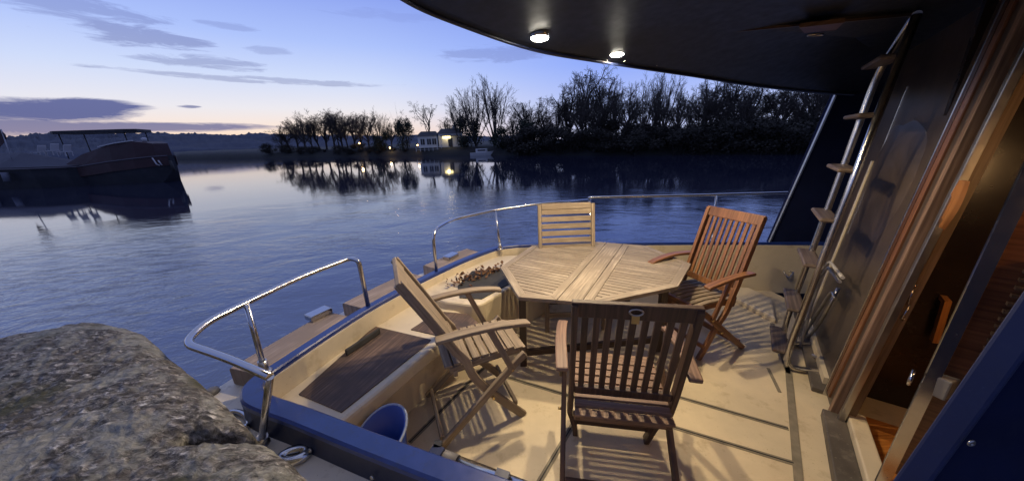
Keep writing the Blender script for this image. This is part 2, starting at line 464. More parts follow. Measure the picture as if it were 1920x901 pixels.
# ------------------------------------------------------------------ trees
def branch(mb, p, d, L, r, lvl, P, rnd):
    seg = P['seg'][lvl]; pts = [p.copy()]; dd = d.copy()
    for i in range(seg):
        dd = (dd+Vector((rnd.gauss(0, 1), rnd.gauss(0, 1), rnd.gauss(0, 1)))*P['wob'][lvl]+Vector((0, 0, P['up'][lvl]))).normalized()
        p = p+dd*(L/seg); pts.append(p.copy())
    mb.tube(pts, r, 5 if lvl == 0 else 3, max(r*(.45 if lvl == 0 else .35), P['rmin']), cap=False)
    if lvl+1 >= len(P['n']): return
    nch = P['n'][lvl+1]
    for k in range(nch):
        t = P['start'][lvl]+(1-P['start'][lvl])*((k+rnd.random())/nch)
        i = min(seg-1, int(t*seg)); q = pts[i].lerp(pts[i+1], t*seg-i)
        ax = (pts[i+1]-pts[i]).normalized()
        perp = Vector((rnd.gauss(0, 1), rnd.gauss(0, 1), rnd.gauss(0, 1))); perp = (perp-ax*perp.dot(ax)).normalized()
        ang = P['ang'][lvl]*rnd.uniform(.7, 1.25)
        nd = (ax*math.cos(ang)+perp*math.sin(ang)).normalized()
        branch(mb, q, nd, L*P['len'][lvl]*rnd.uniform(.7, 1.2)*(1-.45*(t-P['start'][lvl])), max(r*P['rad'][lvl]*(1-.5*t), P['rmin']), lvl+1, P, rnd)
def tree_kind(name, seed, P, trunk_h):
    """unit tree, 1 m tall"""
    rnd = random.Random(seed)
    tr = MB(); cr = MB()
    # trunk is one mesh, all limbs and twigs another
    seg = 4; pts = [Vector((0, 0, -.03))]; d = Vector((rnd.gauss(0, .06), rnd.gauss(0, .06), 1)).normalized()
    for i in range(seg):
        d = (d+Vector((rnd.gauss(0, .06), rnd.gauss(0, .06), 0))).normalized(); pts.append(pts[-1]+d*(trunk_h/seg))
    tr.tube(pts, P['r0'], 6, P['r0']*.6, cap=False)
    n = P['n'][0]
    for k in range(n):
        t = P['tstart']+(1-P['tstart'])*((k+rnd.random())/n); i = min(seg-1, int(t*seg)); q = pts[i].lerp(pts[i+1], t*seg-i)
        phi = 2.4*k+rnd.random(); ang = P['a0']*rnd.uniform(.6, 1.2)*(1-.55*t*P.get('lead', 0))
        nd = Vector((math.cos(phi)*math.sin(ang), math.sin(phi)*math.sin(ang), math.cos(ang)))
        branch(cr, q, nd, P['L0']*rnd.uniform(.75, 1.15), P['r0']*.5, 0, P, rnd)
    zs = max(v.z for v in cr.v)
    for b in (tr, cr):
        b.v = [v/zs for v in b.v]
    return tr, cr
KINDS = {
 'round': dict(r0=.022, tstart=.4, n=[10, 6, 7, 6], a0=1.0, L0=.42, lead=1, seg=[4, 3, 2, 2], wob=[.14, .18, .2, .25], up=[.12, .06, .03, 0], start=[.25, .2, .15, .1], ang=[.7, .7, .7, .7], len=[.52, .55, .6, .6], rad=[.5, .5, .55, .5], rmin=.0010),
 'vase': dict(r0=.02, tstart=.15, n=[13, 7, 6, 4], a0=.6, L0=.74, lead=1, seg=[5, 3, 2, 2], wob=[.05, .09, .12, .2], up=[.10, .10, .06, .02], start=[.3, .2, .15, .1], ang=[.38, .42, .5, .6], len=[.42, .45, .5, .5], rad=[.45, .5, .55, .5], rmin=.0010),
 'sparse': dict(r0=.018, tstart=.5, n=[6, 5, 5, 4], a0=.9, L0=.5, lead=1, seg=[5, 3, 3, 2], wob=[.2, .25, .25, .3], up=[.1, .05, .02, 0], start=[.3, .25, .2, .1], ang=[.8, .8, .8, .8], len=[.45, .5, .5, .5], rad=[.5, .5, .5, .5], rmin=.0014),
 'dense': dict(r0=.02, tstart=.15, n=[14, 7, 7, 4], a0=1.05, L0=.42, lead=1, seg=[4, 3, 2, 2], wob=[.16, .2, .25, .3], up=[.14, .06, .03, 0], start=[.15, .15, .1, .1], ang=[.8, .8, .8, .8], len=[.5, .52, .55, .5], rad=[.5, .5, .55, .5], rmin=.0015),
}
def leaf_clump(seed):
    """a rounded mass of many small leaf and twig faces, 1 m tall"""
    rnd = random.Random(seed); mb = MB(); lobes = [(Vector((rnd.uniform(-.38, .38), rnd.uniform(-.38, .38), rnd.uniform(.22, .78))), rnd.uniform(.16, .3)) for _ in range(9)]
    for i in range(2600):
        c, r = rnd.choice(lobes); d = Vector((rnd.gauss(0, 1), rnd.gauss(0, 1), rnd.gauss(0, 1))).normalized()
        p = c+d*r*rnd.random()**.4; p.z = max(0, p.z)
        a = Vector((rnd.gauss(0, 1), rnd.gauss(0, 1), rnd.gauss(0, 1))).normalized(); b = a.cross(d)
        if b.length < .1: continue
        b.normalize(); s = rnd.uniform(.012, .04); base = len(mb.v); mb.v += [p-a*s, p+b*s*.6, p+a*s*1.3, p-b*s*.6]; mb.face((base, base+1, base+2, base+3))
    for k in range(40):
        c, r = rnd.choice(lobes); q = Vector((c.x*.4, c.y*.4, 0)); e = c+Vector((rnd.gauss(0, .2), rnd.gauss(0, .2), abs(rnd.gauss(0, .25))))
        mb.tube([q, q.lerp(e, .5)+Vector((rnd.gauss(0, .03), rnd.gauss(0, .03), .03)), e], .008, 3, .002, cap=False)
    return mb
TREES = {}
def plant_trees():
    rnd = random.Random(5); proto = {}
    for k, seeds, th in (('round', (1, 2, 3), .42), ('vase', (4, 5), .22), ('sparse', (6, 7), .5), ('dense', (8, 9, 10), .5)):
        for s in seeds:
            t, c = tree_kind(k, s, KINDS[k], th); proto[k, s] = (t, c)
    made = {}
    seeds = {'round': (1, 2, 3), 'vase': (4, 5), 'sparse': (6, 7), 'dense': (8, 9, 10)}
    def put(u, top, kind, depth, wide=1.0, label='', group=None, mat=twig):
        p = bankpt(u, depth); s = rnd.choice(seeds[kind]); gz = WZ+1.6
        zt = aty(u, top, p.y).z; h = max(2.5, zt-gz)
        if (kind, s) in made: o = copy_tree(made[kind, s])
        else:
            o = empty('bare_tree'); t, c = proto[kind, s]; t.build('trunk', bark, o); c.build('crown', mat, o); made[kind, s] = o
        o.location = (p.x, p.y, gz); o.rotation_euler = (0, 0, rnd.uniform(0, 6.28)); o.scale = (h*wide, h*wide, h)
        if 'group' in o: del o['group']
        tag(o, label, 'tree', group)
    LG = 'bare trees in the row left of the white house'
    for (u, top, kd, wd) in [(548, 233, 'round', 1.2), (575, 214, 'round', 1.1), (603, 210, 'round', 1.), (630, 206, 'round', 1.1), (655, 211, 'round', 1.), (682, 213, 'round', 1.), (590, 225, 'round', 1.1), (530, 240, 'round', 1.1), (640, 222, 'sparse', 1.1), (562, 224, 'round', 1.2), (616, 214, 'round', 1.2), (668, 214, 'round', 1.2), (696, 216, 'round', 1.2), (645, 210, 'round', 1.1)]:
        put(u, top-8, kd, rnd.uniform(1.04, 1.12), wd, 'bare round crowned tree in the far bank row left of the lamps', LG)
    put(716, 197, 'vase', 1.05, 1., 'bare tree with an upright fan of limbs left of the white house')
    put(757, 203, 'round', 1.07, 1., 'bare rounded tree standing over the narrow dark evergreen left of the white house')
    put(738, 218, 'round', 1.1, 1.1, 'lower bare tree filling the gap between the fan shaped tree and the rounded tree')
    put(806, 188, 'sparse', 1.06, 1., 'thin crooked bare tree with few limbs just left of the white house roof')
    put(840, 205, 'round', 1.1, 1.1, 'bare bushy tree rising behind the white house')
    put(893, 140, 'vase', 1.06, 1.2, 'tallest bare tree, left half of the upright pair right of the house')
    put(928, 142, 'vase', 1.07, 1.2, 'tall bare tree, right half of the upright pair right of the house')
    put(868, 176, 'vase', 1.09, 1., 'bare upright tree leaning against the left side of the tall pair')
    CG = 'bare trees between the tall pair and the sparse tree'
    for (u, top, kd, wd) in [(958, 195, 'round', 1.1), (985, 178, 'round', 1.1), (1012, 176, 'dense', 1.), (1038, 168, 'round', 1.), (1000, 190, 'dense', 1.1), (1060, 160, 'dense', 1.)]:
        put(u, top, kd, rnd.uniform(1.03, 1.15), wd, 'bare middle height tree in the clump right of the tall upright pair', CG)
    put(1100, 118, 'sparse', 1.06, 1.0, 'tall sparse bare tree seen just below the second ceiling light')
    put(1128, 125, 'round', 1.1, .9, 'tall bare tree close to the right of the sparse tree')
    RG = 'bare trees of the dark wood on the right bank'
    for i in range(27):
        u = 1075+i*21+rnd.uniform(-7, 7); top = 150-10*math.sin(i*1.1)-rnd.uniform(0, 22)-max(0, (u-1350)*.06)
        put(u, top, rnd.choice(['round', 'vase', 'dense', 'round', 'sparse', 'round']), rnd.uniform(1.05, 1.35), rnd.uniform(.85, 1.15), 'bare tree in the dense dark wood on the right bank under the overhang', RG)
    for i in range(12):
        u = 1080+i*46+rnd.uniform(-12, 12); top = 190-rnd.uniform(0, 25)-max(0, (u-1350)*.05)
        put(u, top, 'round', rnd.uniform(1.02, 1.05), rnd.uniform(1., 1.3), 'bare tree in the dense dark wood on the right bank under the overhang', RG)
    # undergrowth along the water
    cl = [leaf_clump(s) for s in (21, 22, 23, 24)]; bm = {}
    def bush(u, top, depth, wide, label, group=None, mat=bush_mat, name='bush', key='b'):
        p = bankpt(u, depth); gz = WZ+(-.05 if depth < 1.006 else .5 if depth < 1.02 else 1.2); h = max(.6, aty(u, top, p.y).z-gz); s = rnd.randrange(4)
        if (key, s) in bm: o = bm[key, s].copy(); COL.objects.link(o)
        else: o = cl[s].build(name, mat); bm[key, s] = o
        o.location = (p.x, p.y, gz); o.rotation_euler = (0, 0, rnd.uniform(0, 6.28)); o.scale = (h*wide, h*wide, h)
        if 'group' in o: del o['group']
        tag(o, label, 'bush', group)
    for i in range(24):
        u = 505+i*21+rnd.uniform(-6, 6)
        if 775 < u < 935: continue
        bush(u, 279-rnd.uniform(0, 12), rnd.uniform(1.01, 1.03), 1.5, 'low dark shrub at the foot of the bare trees on the left bank', 'low shrubs on the left part of the far bank')
    for i in range(34):
        u = 960+i*19+rnd.uniform(-6, 6)
        bush(u, 256-rnd.uniform(0, 24)-max(0, (u-1100)*.05), rnd.uniform(.998, 1.03), 1.5, 'dark shrub of the undergrowth along the water below the right wood', 'undergrowth shrubs below the right wood')
    for i in range(22):
        u = 1080+i*29+rnd.uniform(-6, 6)
        bush(u, 236-rnd.uniform(0, 20)-max(0, (u-1200)*.05), rnd.uniform(1.06, 1.10), 1.2, 'dark shrub of the undergrowth along the water below the right wood', 'undergrowth shrubs below the right wood')
    bush(763, 220, 1.03, .55, 'narrow dark evergreen standing left of the white house', None, ever_mat, 'evergreen_tree', 'e')
    bush(716, 244, 1.02, 1.0, 'dark evergreen bush below the fan shaped tree', None, ever_mat, 'evergreen_bush', 'e')
    bush(878, 212, 1.05, .8, 'dark ivy covered tree right of the white house', None, ever_mat, 'evergreen_tree', 'e')
    bush(940, 235, 1.04, 1.2, 'broad dark evergreen bush behind the moored white boat', None, ever_mat, 'evergreen_bush', 'e')
    bush(985, 222, 1.04, 1.0, 'tall dark evergreen right of the moored white boat', None, ever_mat, 'evergreen_tree', 'e')
plant_trees()

# ------------------------------------------------------------------ riverside house, lamps, small boat
def build_bank_things():
    wall = paint('white render', (.55, .55, .52), .8, .06, .6); roof = paint('slate roof', (.03, .03, .038), .7, .2, 2); glass = paint('dark glass', (.02, .022, .03), .2, .1, 1)
    lit = glow('lit sign', (1, .86, .45), 1.8); lampm = glow('lamp globe', (1, .62, .25), 14)
    p = bankpt(826, 1.035); rz = math.atan2(-p.x, p.y)-.1
    h = empty('riverside_house', (p.x, p.y, WZ+1.75), rz); tag(h, 'white riverside house with a lit yellow sign over its porch', 'house')
    s = p.length/603.
    W1, W2 = 34*s, 40*s
    mb = MB(); mb.box((-20*s, 3, 1.3), (W1, 5, 2.6)); mb.box((19*s, 3, 1.55), (W2, 5.5, 3.1)); mb.build('wall', wall, h)
    mb = MB()
    for cx, w_, hh, dp in ((-20*s, W1, 2.6, 5), (19*s, W2, 3.1, 5.5)):
        b = len(mb.v); x0, x1, y0, y1 = cx-w_/2-.25, cx+w_/2+.25, 3-dp/2-.3, 3+dp/2+.3; z = hh+.02
        mb.v += [Vector(q) for q in ((x0, y0, z), (x1, y0, z), (x1, y1, z), (x0, y1, z), (x0+.8, 3, z+1.1), (x1-.8, 3, z+1.1))]
        for f in ((0, 1, 5, 4), (1, 2, 5), (2, 3, 4, 5), (3, 0, 4), (3, 2, 1, 0)): mb.face([b+k for k in f])
    rf = mb.build('roof', roof, h)
    mb = MB(); mb.box((26*s, 3.2, 4.3), (.7, .7, 1.4)); mb.build('chimney', wall, rf)
    for wx in (-29*s, -18*s, -9*s):
        f = MB().box((wx, .46, 1.35), (.9, .06, 1.3)).build('window', glass, h)
        MB().box((wx, .41, 1.35), (.06, .04, 1.3)).build('glazing_bar', wall, f)
    MB().box((19*s, -.35, 2.55), (W2*.8, 1.1, .1)).build('porch_roof', roof, h)
    MB().box((13*s, .2, 2.2), (14*s, .08, .55)).build('lit_sign', lit, h)
    for px in (4*s, 34*s): MB().box((px, -.8, 1.25), (.12, .12, 2.5)).build('porch_post', wall, h)
    MB().box((19*s, .22, 1.0), (1.0, .06, 2.0)).build('door', glass, h)
    li = bpy.data.lights.new('sign_glow', 'POINT'); li.energy = 60; li.color = (1, .8, .4); li.shadow_soft_size = .3
    lo = bpy.data.objects.new('sign_glow', li); COL.objects.link(lo); lo.parent = h; lo.location = (13*s, -.6, 2.0)
    # fence below the house
    fp = bankpt(808, 1.012); fe = empty('picket_fence', (fp.x, fp.y, WZ+1.0), rz); tag(fe, 'low pale fence along the water in front of the white house', 'fence')
    mb = MB(); mb.bar((-3.2, 0, .85), (4.5, 0, .85), .07, .08); mb.bar((-3.2, 0, .4), (4.5, 0, .4), .07, .06); mb.build('fence_rail', wall, fe)
    for k in range(9): MB().box((-3.2+k*.96, 0, .45), (.09, .09, .95)).build('fence_post', wall, fe)
    # lamps on the bank
    for (u, v, e, lab) in ((678, 268, 90, 'warm white lamp on the bank under the bare tree row, leftmost of the bank lamps'), (733, 277, 60, 'low orange lamp at the water edge right of the fan shaped tree'), (785, 272, 40, 'small pale lamp at the left end of the pale fence')):
        p = bankpt(u, 1.012); z = aty(u, v, p.y).z; g = WZ+.9
        o = empty('bank_lamp', (p.x, p.y, g)); tag(o, lab, 'lamp')
        hh = z-g; MB().tube([(0, 0, 0), (0, 0, hh-.12)], .05, 8, .035).build('post', dark_mat, o)
        MB().lathe([(.0, hh-.16), (.1, hh-.12), (.15, hh), (.1, hh+.11), (0, hh+.14)], n=12).build('lamp_globe', lampm, o)
        li = bpy.data.lights.new('bank_lamp_light', 'POINT'); li.energy = e; li.color = (1, .65, .3); li.shadow_soft_size = .15
        lo = bpy.data.objects.new('bank_lamp_light', li); COL.objects.link(lo); lo.parent = o; lo.location = (0, -.35, hh)
    # moored white boat
    p = bankpt(903, .985); o = empty('small_boat', (p.x, p.y, WZ), rz); tag(o, 'small white cabin boat moored below the tall bare trees', 'boat')
    white = paint('boat white', (.5, .5, .5), .5, .05, 2)
    mb = MB(); st = []
    for x, hw, z0, z1 in ((-2.4, .75, .02, .55), (-1, .95, -.1, .58), (.8, .9, -.1, .65), (2, .5, 0, .78), (2.6, .05, .3, .85)):
        st.append([Vector((x, -hw, z1)), Vector((x, -hw*.7, z0)), Vector((x, hw*.7, z0)), Vector((x, hw, z1))])
    b = 0
    for q in st: mb.v += q
    for i in range(4):
        for k in range(3): a = i*4+k; mb.face((a, a+4, a+5, a+1))
        mb.face((i*4+3, i*4+7, i*4+4, i*4))
    mb.face((0, 1, 2, 3)); mb.build('hull', white, o, fix=True)
    MB().prism([(-1.2, -.6), (1, -.55), (1.3, .0), (1, .55), (-1.2, .6)], .6, 1.35).build('cabin', white, o, .05)
    MB().box((0, -.6, 1.08), (1.6, .06, .28)).build('window', glass, o)
build_bank_things()

# ------------------------------------------------------------------ barges at the left
def barge(name, stations, mats, parent_loc, rz, label):
    o = empty(name, parent_loc, rz); tag(o, label, 'barge'); mb = MB(); n = None
    for (x, hw, zk, zs) in stations:
        ring = [Vector((x, -hw, zs)), Vector((x, -hw*.97, zs*.55)), Vector((x, -hw*.85, zk)), Vector((x, hw*.85, zk)), Vector((x, hw*.97, zs*.55)), Vector((x, hw, zs))]
        mb.v += ring; n = 6
    for i in range(len(stations)-1):
        for k in range(5): a = i*n+k; mb.face((a, a+n, a+n+1, a+1), smooth=False)
        mb.face((i*n+5, i*n+n+5, i*n+n, i*n))
    mb.face(range(6)); mb.face([len(mb.v)-1-k for k in range(6)])
    mb.build('hull', mats[0], o, fix=True)
    return o
def build_barges():
    red = paint('dark red barge paint', (.03, .010, .013), .6, .25, .8); blk = paint('black blue hull', (.009, .011, .018), .7, .3, .5, (.03, .03, .035)); trim = paint('dull barge trim', (.11, .10, .12), .7, .1, 1); whit = paint('barge white trim', (.42, .42, .45), .6, .06, 1)
    grey = paint('grey barge deck', (.12, .13, .17), .7, .15, .6); hatch = paint('grey canvas', (.055, .058, .08), .8, .15, .6)
    # red barge, its bow to the right
    P0 = atz(284, 346, WZ); ax = Vector((-1, .10, 0)).normalized(); rz = math.atan2(-ax.y, -ax.x)
    k = P0.y/30.
    o = barge('red_barge', [(-30, 2.5, -.6, 1.9), (-12, 2.55, -.6, 1.9), (-7, 2.5, -.6, 2.25), (-4, 2.3, -.6, 2.65), (-2, 1.8, -.5, 2.9), (-.8, 1.1, -.1, 3.05), (0, .3, 1.3, 3.1)], (blk,), (P0.x, P0.y+2.6, WZ), rz, 'dark red river barge with white strokes painted on its raised bow')
    # painted upper strake and white gunwale line
    st = [(-12, 2.57, 1.9), (-7, 2.52, 2.2), (-4, 2.32, 2.65), (-2, 1.82, 2.9), (-.8, 1.12, 3.05), (0.03, .32, 3.1)]
    for sg in (-1, 1):
        mb = MB()
        for i in range(len(st)-1):
            a, b = st[i], st[i+1]
            mb.slab((a[0], sg*(a[1]+.03), a[2]-1.15), (b[0], sg*(b[1]+.03), b[2]-1.15), (b[0], sg*(b[1]+.05), b[2]-.1), (a[0], sg*(a[1]+.05), a[2]-.1), .05)
        mb.build('painted_strake', red, o)
    for sg in (-1, 1): MB().ribbon([(x, sg*(w_+.05), z) for x, w_, z in st], .1, .12, (0, 0, 1)).build('gunwale', trim, o)
    # raised fore deck bulwark
    mb = MB()
    for i, (x, w_, z0, z1) in enumerate([(-9.5, 2.2, 2.1, 2.2), (-7, 2.2, 2.2, 3.5), (-4, 2.0, 2.6, 4.5), (-2, 1.5, 2.9, 4.8), (-.7, .8, 3.05, 4.5)]):
        mb.v += [Vector((x, -w_, z0)), Vector((x, -w_*.9, z1)), Vector((x, w_*.9, z1)), Vector((x, w_, z0))]
    for i in range(4):
        for q in range(3): a = i*4+q; mb.face((a, a+4, a+5, a+1))
    mb.face((0, 1, 2, 3)); mb.face((19, 18, 17, 16)); mb.build('raised_foredeck', red, o, fix=True)
    mb = MB(); mb.ribbon([(-5, -1.9, 4.3), (-3.3, -1.7, 4.68), (-2, -1.3, 4.88)], .2, .1, (0, 1, 0)); mb.build('foredeck_rail', whit, o)
    MB().lathe([(.16, 4.7), (.2, 5.0), (.22, 5.15), (.1, 5.22)], (-1.9, -.3, 0), 10).build('bollard', whit, o)
    mb = MB(); c = Vector((-.62, -1.12, 2.3)); d = Vector((.8, .75, 0)).normalized()
    c = Vector((-.55, -1.02, 2.35)); 
    def q(a, z): return c+d*a+Vector((.06, -.08, z))
    mb.tube([q(-.2, .55), q(-.05, -.2), q(.15, -.35)], .06, 6); mb.tube([q(.15, .25), q(.3, -.35)], .06, 6)
    mb.build('painted_mark', whit, o)
    MB().tube([(.3, -.5, 2.5), (.42, -.55, 1.9), (.5, -.6, 1.2)], .13, 8).build('bow_fender', dark_mat, o)
    MB().prism([(-30, -1.9), (-10, -1.9), (-10, 1.9), (-30, 1.9)], 1.9, 2.7).build('hold_cover', hatch, o)
    o.scale = (1, .9, .80)
    # left barge, nearer, stern to the right with white edge
    P1 = atz(124, 352, WZ)
    o2 = barge('grey_barge', [(-26, 2.4, -.5, 1.7), (-9, 2.4, -.5, 1.7), (-3, 2.2, -.5, 1.7), (-.8, 1.4, -.2, 1.7), (0, .4, .1, 1.7)], (blk,), (P1.x, P1.y+2.5, WZ), rz+.05, 'black hulled barge with pale sloping deck edge at the left of the photo')
    mb = MB(); st = [(-26, 2.42, 1.75), (-9, 2.42, 1.75), (-3, 2.22, 1.75), (-.8, 1.42, 1.75), (0, .42, 1.75)]
    for sg in (-1, 1): MB().ribbon([(x, sg*w_, z) for x, w_, z in st], .1, .25, (0, 0, 1)).build('deck_edge', trim, o2)
    mb = MB(); b = 0
    for (x, w_, z) in ((-26, 2.0, 3.2), (-6.5, 2.0, 3.15), (-.4, 1.0, 1.9)): mb.v += [Vector((x, -w_-.3, 1.85)), Vector((x, 0, z)), Vector((x, w_+.3, 1.85))]
    for i in range(2):
        for k2 in range(2): a = i*3+k2; mb.face((a, a+3, a+4, a+1))
    mb.face((6, 7, 8)); mb.build('sloping_deck', hatch, o2)
    for k2 in range(6): MB().tube([(-16+k2*2.2, -2.55, 1.5), (-16+k2*2.2, -2.6, .7)], .22, 8).build('fender', grey, o2)
    # awning roof over the barges
    A = [aty(95, 252, 36), aty(240, 250, 36)]
    aw = empty('awning', (A[0].x, 36, WZ+1.9)); tag(aw, 'flat dark awning on thin posts above the barge decks', 'awning')
    w_ = A[1].x-A[0].x; zt = A[0].z-WZ-1.9
    MB().prism([(0, 0), (.8, -.4), (w_, -.4), (w_+1, 0), (w_, 2.4), (0, 2.4)], zt, zt+.3).build('roof', blk, aw)
    for xx in (.7, w_-.5):
        for yy in (0.1, 2.2): MB().tube([(xx, yy, 0), (xx, yy, zt)], .05, 6).build('post', dark_mat, aw)
    # white deck chairs on the left barge
    for i, (u, v) in enumerate(((72, 284), (96, 281), (120, 283))):
        p = aty(u, v, 33.2); c = empty('deck_chair', (p.x, p.y, p.z-.5)); tag(c, ['white deck chair on the left barge, leftmost of three', 'white deck chair on the left barge, between the two others', 'white deck chair on the left barge, nearest to the red barge'][i], 'deck chair', 'white chairs on the barge deck')
        MB().box((0, 0, .42), (.9, .6, .06)).build('seat', whit, c)
        MB().slab((.35, -.3, .45), (.35, .3, .45), (.6, .3, 1.05), (.6, -.3, 1.05), .05).build('backrest', whit, c)
        for lx in (-.38, .38):
            for ly in (-.25, .25): MB().box((lx, ly, .2), (.06, .06, .4)).build('leg', whit, c)
    # flag
    p = aty(4, 262, 31); f = empty('flag', (p.x, p.y, p.z-1.8)); tag(f, 'furled dark flag on a thin pole at the far left edge', 'flag')
    MB().tube([(0, 0, 0), (.35, 0, 2.7)], .04, 6).build('flag_pole', whit, f)
    mb = MB(); mb.ribbon([(.32, 0, 2.55), (.0, .05, 2.2), (-.4, -.04, 1.75), (-.75, .03, 1.55)], .9, .03, (.25, 0, 1)); mb.build('cloth', red, f)
build_barges()

# ------------------------------------------------------------------ the quay stone in the foreground
def build_stone():
    m, nt, b = newmat('lichened granite'); tc = nt.nodes.new('ShaderNodeTexCoord'); o = tc.outputs['Object']
    n1 = noise_node(nt, mapping(nt, o, (1, 1.7, 1)), 34, 6, .72, .6)
    n2 = noise_node(nt, o, 7, 5, .65, .5)
    n3 = noise_node(nt, o, 16, 4, .6)
    c = ramp_node(nt, n1, [(.36, (.016, .014, .012)), (.46, (.075, .068, .058)), (.55, (.19, .18, .16)), (.66, (.46, .44, .40))])
    c = mixc(nt, ramp_node(nt, n2, [(.42, (0, 0, 0)), (.66, (.8, .8, .8))]), c, mixc(nt, n1, (.06, .05, .038), (.24, .21, .17)))
    c = mixc(nt, ramp_node(nt, n3, [(.6, (0, 0, 0)), (.7, (.8, .8, .8))]), c, mixc(nt, n1, (.2, .19, .16), (.5, .48, .42)))
    vf = nt.nodes.new('ShaderNodeTexVoronoi'); vf.inputs['Scale'].default_value = 62; nt.links.new(mapping(nt, o, (.75, 1.6, 1)), vf.inputs['Vector'])
    sp_ = nt.nodes.new('ShaderNodeSeparateColor'); nt.links.new(vf.outputs['Color'], sp_.inputs[0])
    fl = ramp_node(nt, sp_.outputs[0], [(.0, (.35, .35, .34)), (.5, (.75, .74, .72)), (.8, (1.1, 1.08, 1.04)), (.93, (2.3, 2.25, 2.15))])
    c = mixc(nt, .6, c, fl, 'MULTIPLY')
    big = noise_node(nt, o, 4.5, 6, .7, .8)
    c = mixc(nt, ramp_node(nt, big, [(.50, (0, 0, 0)), (.60, (.8, .8, .8))]), c, mixc(nt, n1, (.13, .13, .10), (.44, .43, .36)))
    # mosses
    n4 = noise_node(nt, o, 3.3, 4, .6)
    c = mixc(nt, ramp_node(nt, n4, [(.55, (0, 0, 0)), (.66, (.85, .85, .85))]), c, mixc(nt, n1, (.022, .022, .008), (.10, .098, .04)))
    nt.links.new(c, b.inputs['Base Color']); b.inputs['Roughness'].default_value = .92
    v = nt.nodes.new('ShaderNodeTexVoronoi'); v.inputs['Scale'].default_value = 55; nt.links.new(o, v.inputs['Vector'])
    q = bump(nt, None, n1, .9, .012); q = bump(nt, None, v.outputs['Distance'], .35, .006, q); bump(nt, b, n2, .5, .02, q)
    Z = .95
    px = [(-10, 622), (90, 601), (172, 584), (262, 604), (362, 688), (482, 784), (606, 897)]
    poly = [atz(u, v_, Z).xy for u, v_ in px]
    poly += [Vector((-.42, .30)), Vector((-.5, -.3)), Vector((-3.2, -.3)), Vector((-3.2, 1.1)), Vector((-2.4, 1.13))]
    # resample outline
    out = []; n = len(poly)
    for i in range(n):
        a, c2 = poly[i], poly[(i+1) % n]; k = max(2, int((c2-a).length/.011)) if i < 7 else max(2, int((c2-a).length/.06))
        for j in range(k): out.append(a.lerp(c2, j/k))
    for _ in range(6): out = [(out[i-1]+out[i]*2+out[(i+1) % len(out)])*.25 for i in range(len(out))]
    cx = Vector((-1.35, .45)); mb = MB(); K = len(out)
    e0 = atz(352, 806, Z).xy; e1 = atz(500, 776, Z).xy
    def height(p, d):
        r = .15; z = Z
        if d < r: z -= r*.55*(1-math.sqrt(max(0, 1-(1-d/r)**2)))
        P = Vector((p.x, p.y, 0))
        z += .016*mnoise.noise(P*3.1)+.007*mnoise.noise(P*9)+.006*mnoise.noise(P*24)+.006*mnoise.noise(P*60)
        t = max(0, min(1, (p-e0).dot(e1-e0)/(e1-e0).length_squared)); q2 = e0.lerp(e1, t); dd = (p-q2).length
        dd += .012*mnoise.noise(Vector((p.x*14, p.y*14, 3)))
        z -= .135*math.exp(-(dd/.026)**4)*(.5+.5*t)
        z -= .02*math.exp(-(dd/.10)**2)
        return z
    rings = [(1.0, -1.6), (1.0, -.2), (1.0, .45)]
    for s, z in rings:
        for p in out: mb.v.append(Vector((p.x, p.y, z)))
    ks = [0, .004, .012, .022, .035, .05, .066, .084]+[.1+.9*i/130 for i in range(131)]
    for t in ks:
        for p in out:
            qv = p.lerp(cx, min(t, .995)); d = (p-cx).length*t*.8
            z = height(qv, d)
            mb.v.append(Vector((qv.x, qv.y, z)))
    R_ = len(rings)+len(ks)
    for i in range(R_-1):
        for j in range(K):
            a = i*K+j; b2 = i*K+(j+1) % K; mb.face((a, b2, b2+K, a+K), smooth=True)
    mb.face([(R_-1)*K+j for j in range(K)])
    tag(mb.build('quay_stone', m, fix=True), 'rough lichen covered granite quay stone with a dark crack at lower left', 'stone')
build_stone()
def build_quay():
    mb = MB(); mb.prism([(-60, -60), (60, -60), (60, -.32), (-60, -.32)], -3, .42)
    tag(mb.build('quay', paint('quay paving', (.12, .11, .1), .9, .2, 1.5)), 'dark stone quay behind the camera', 'quay', kind='structure')
build_quay()

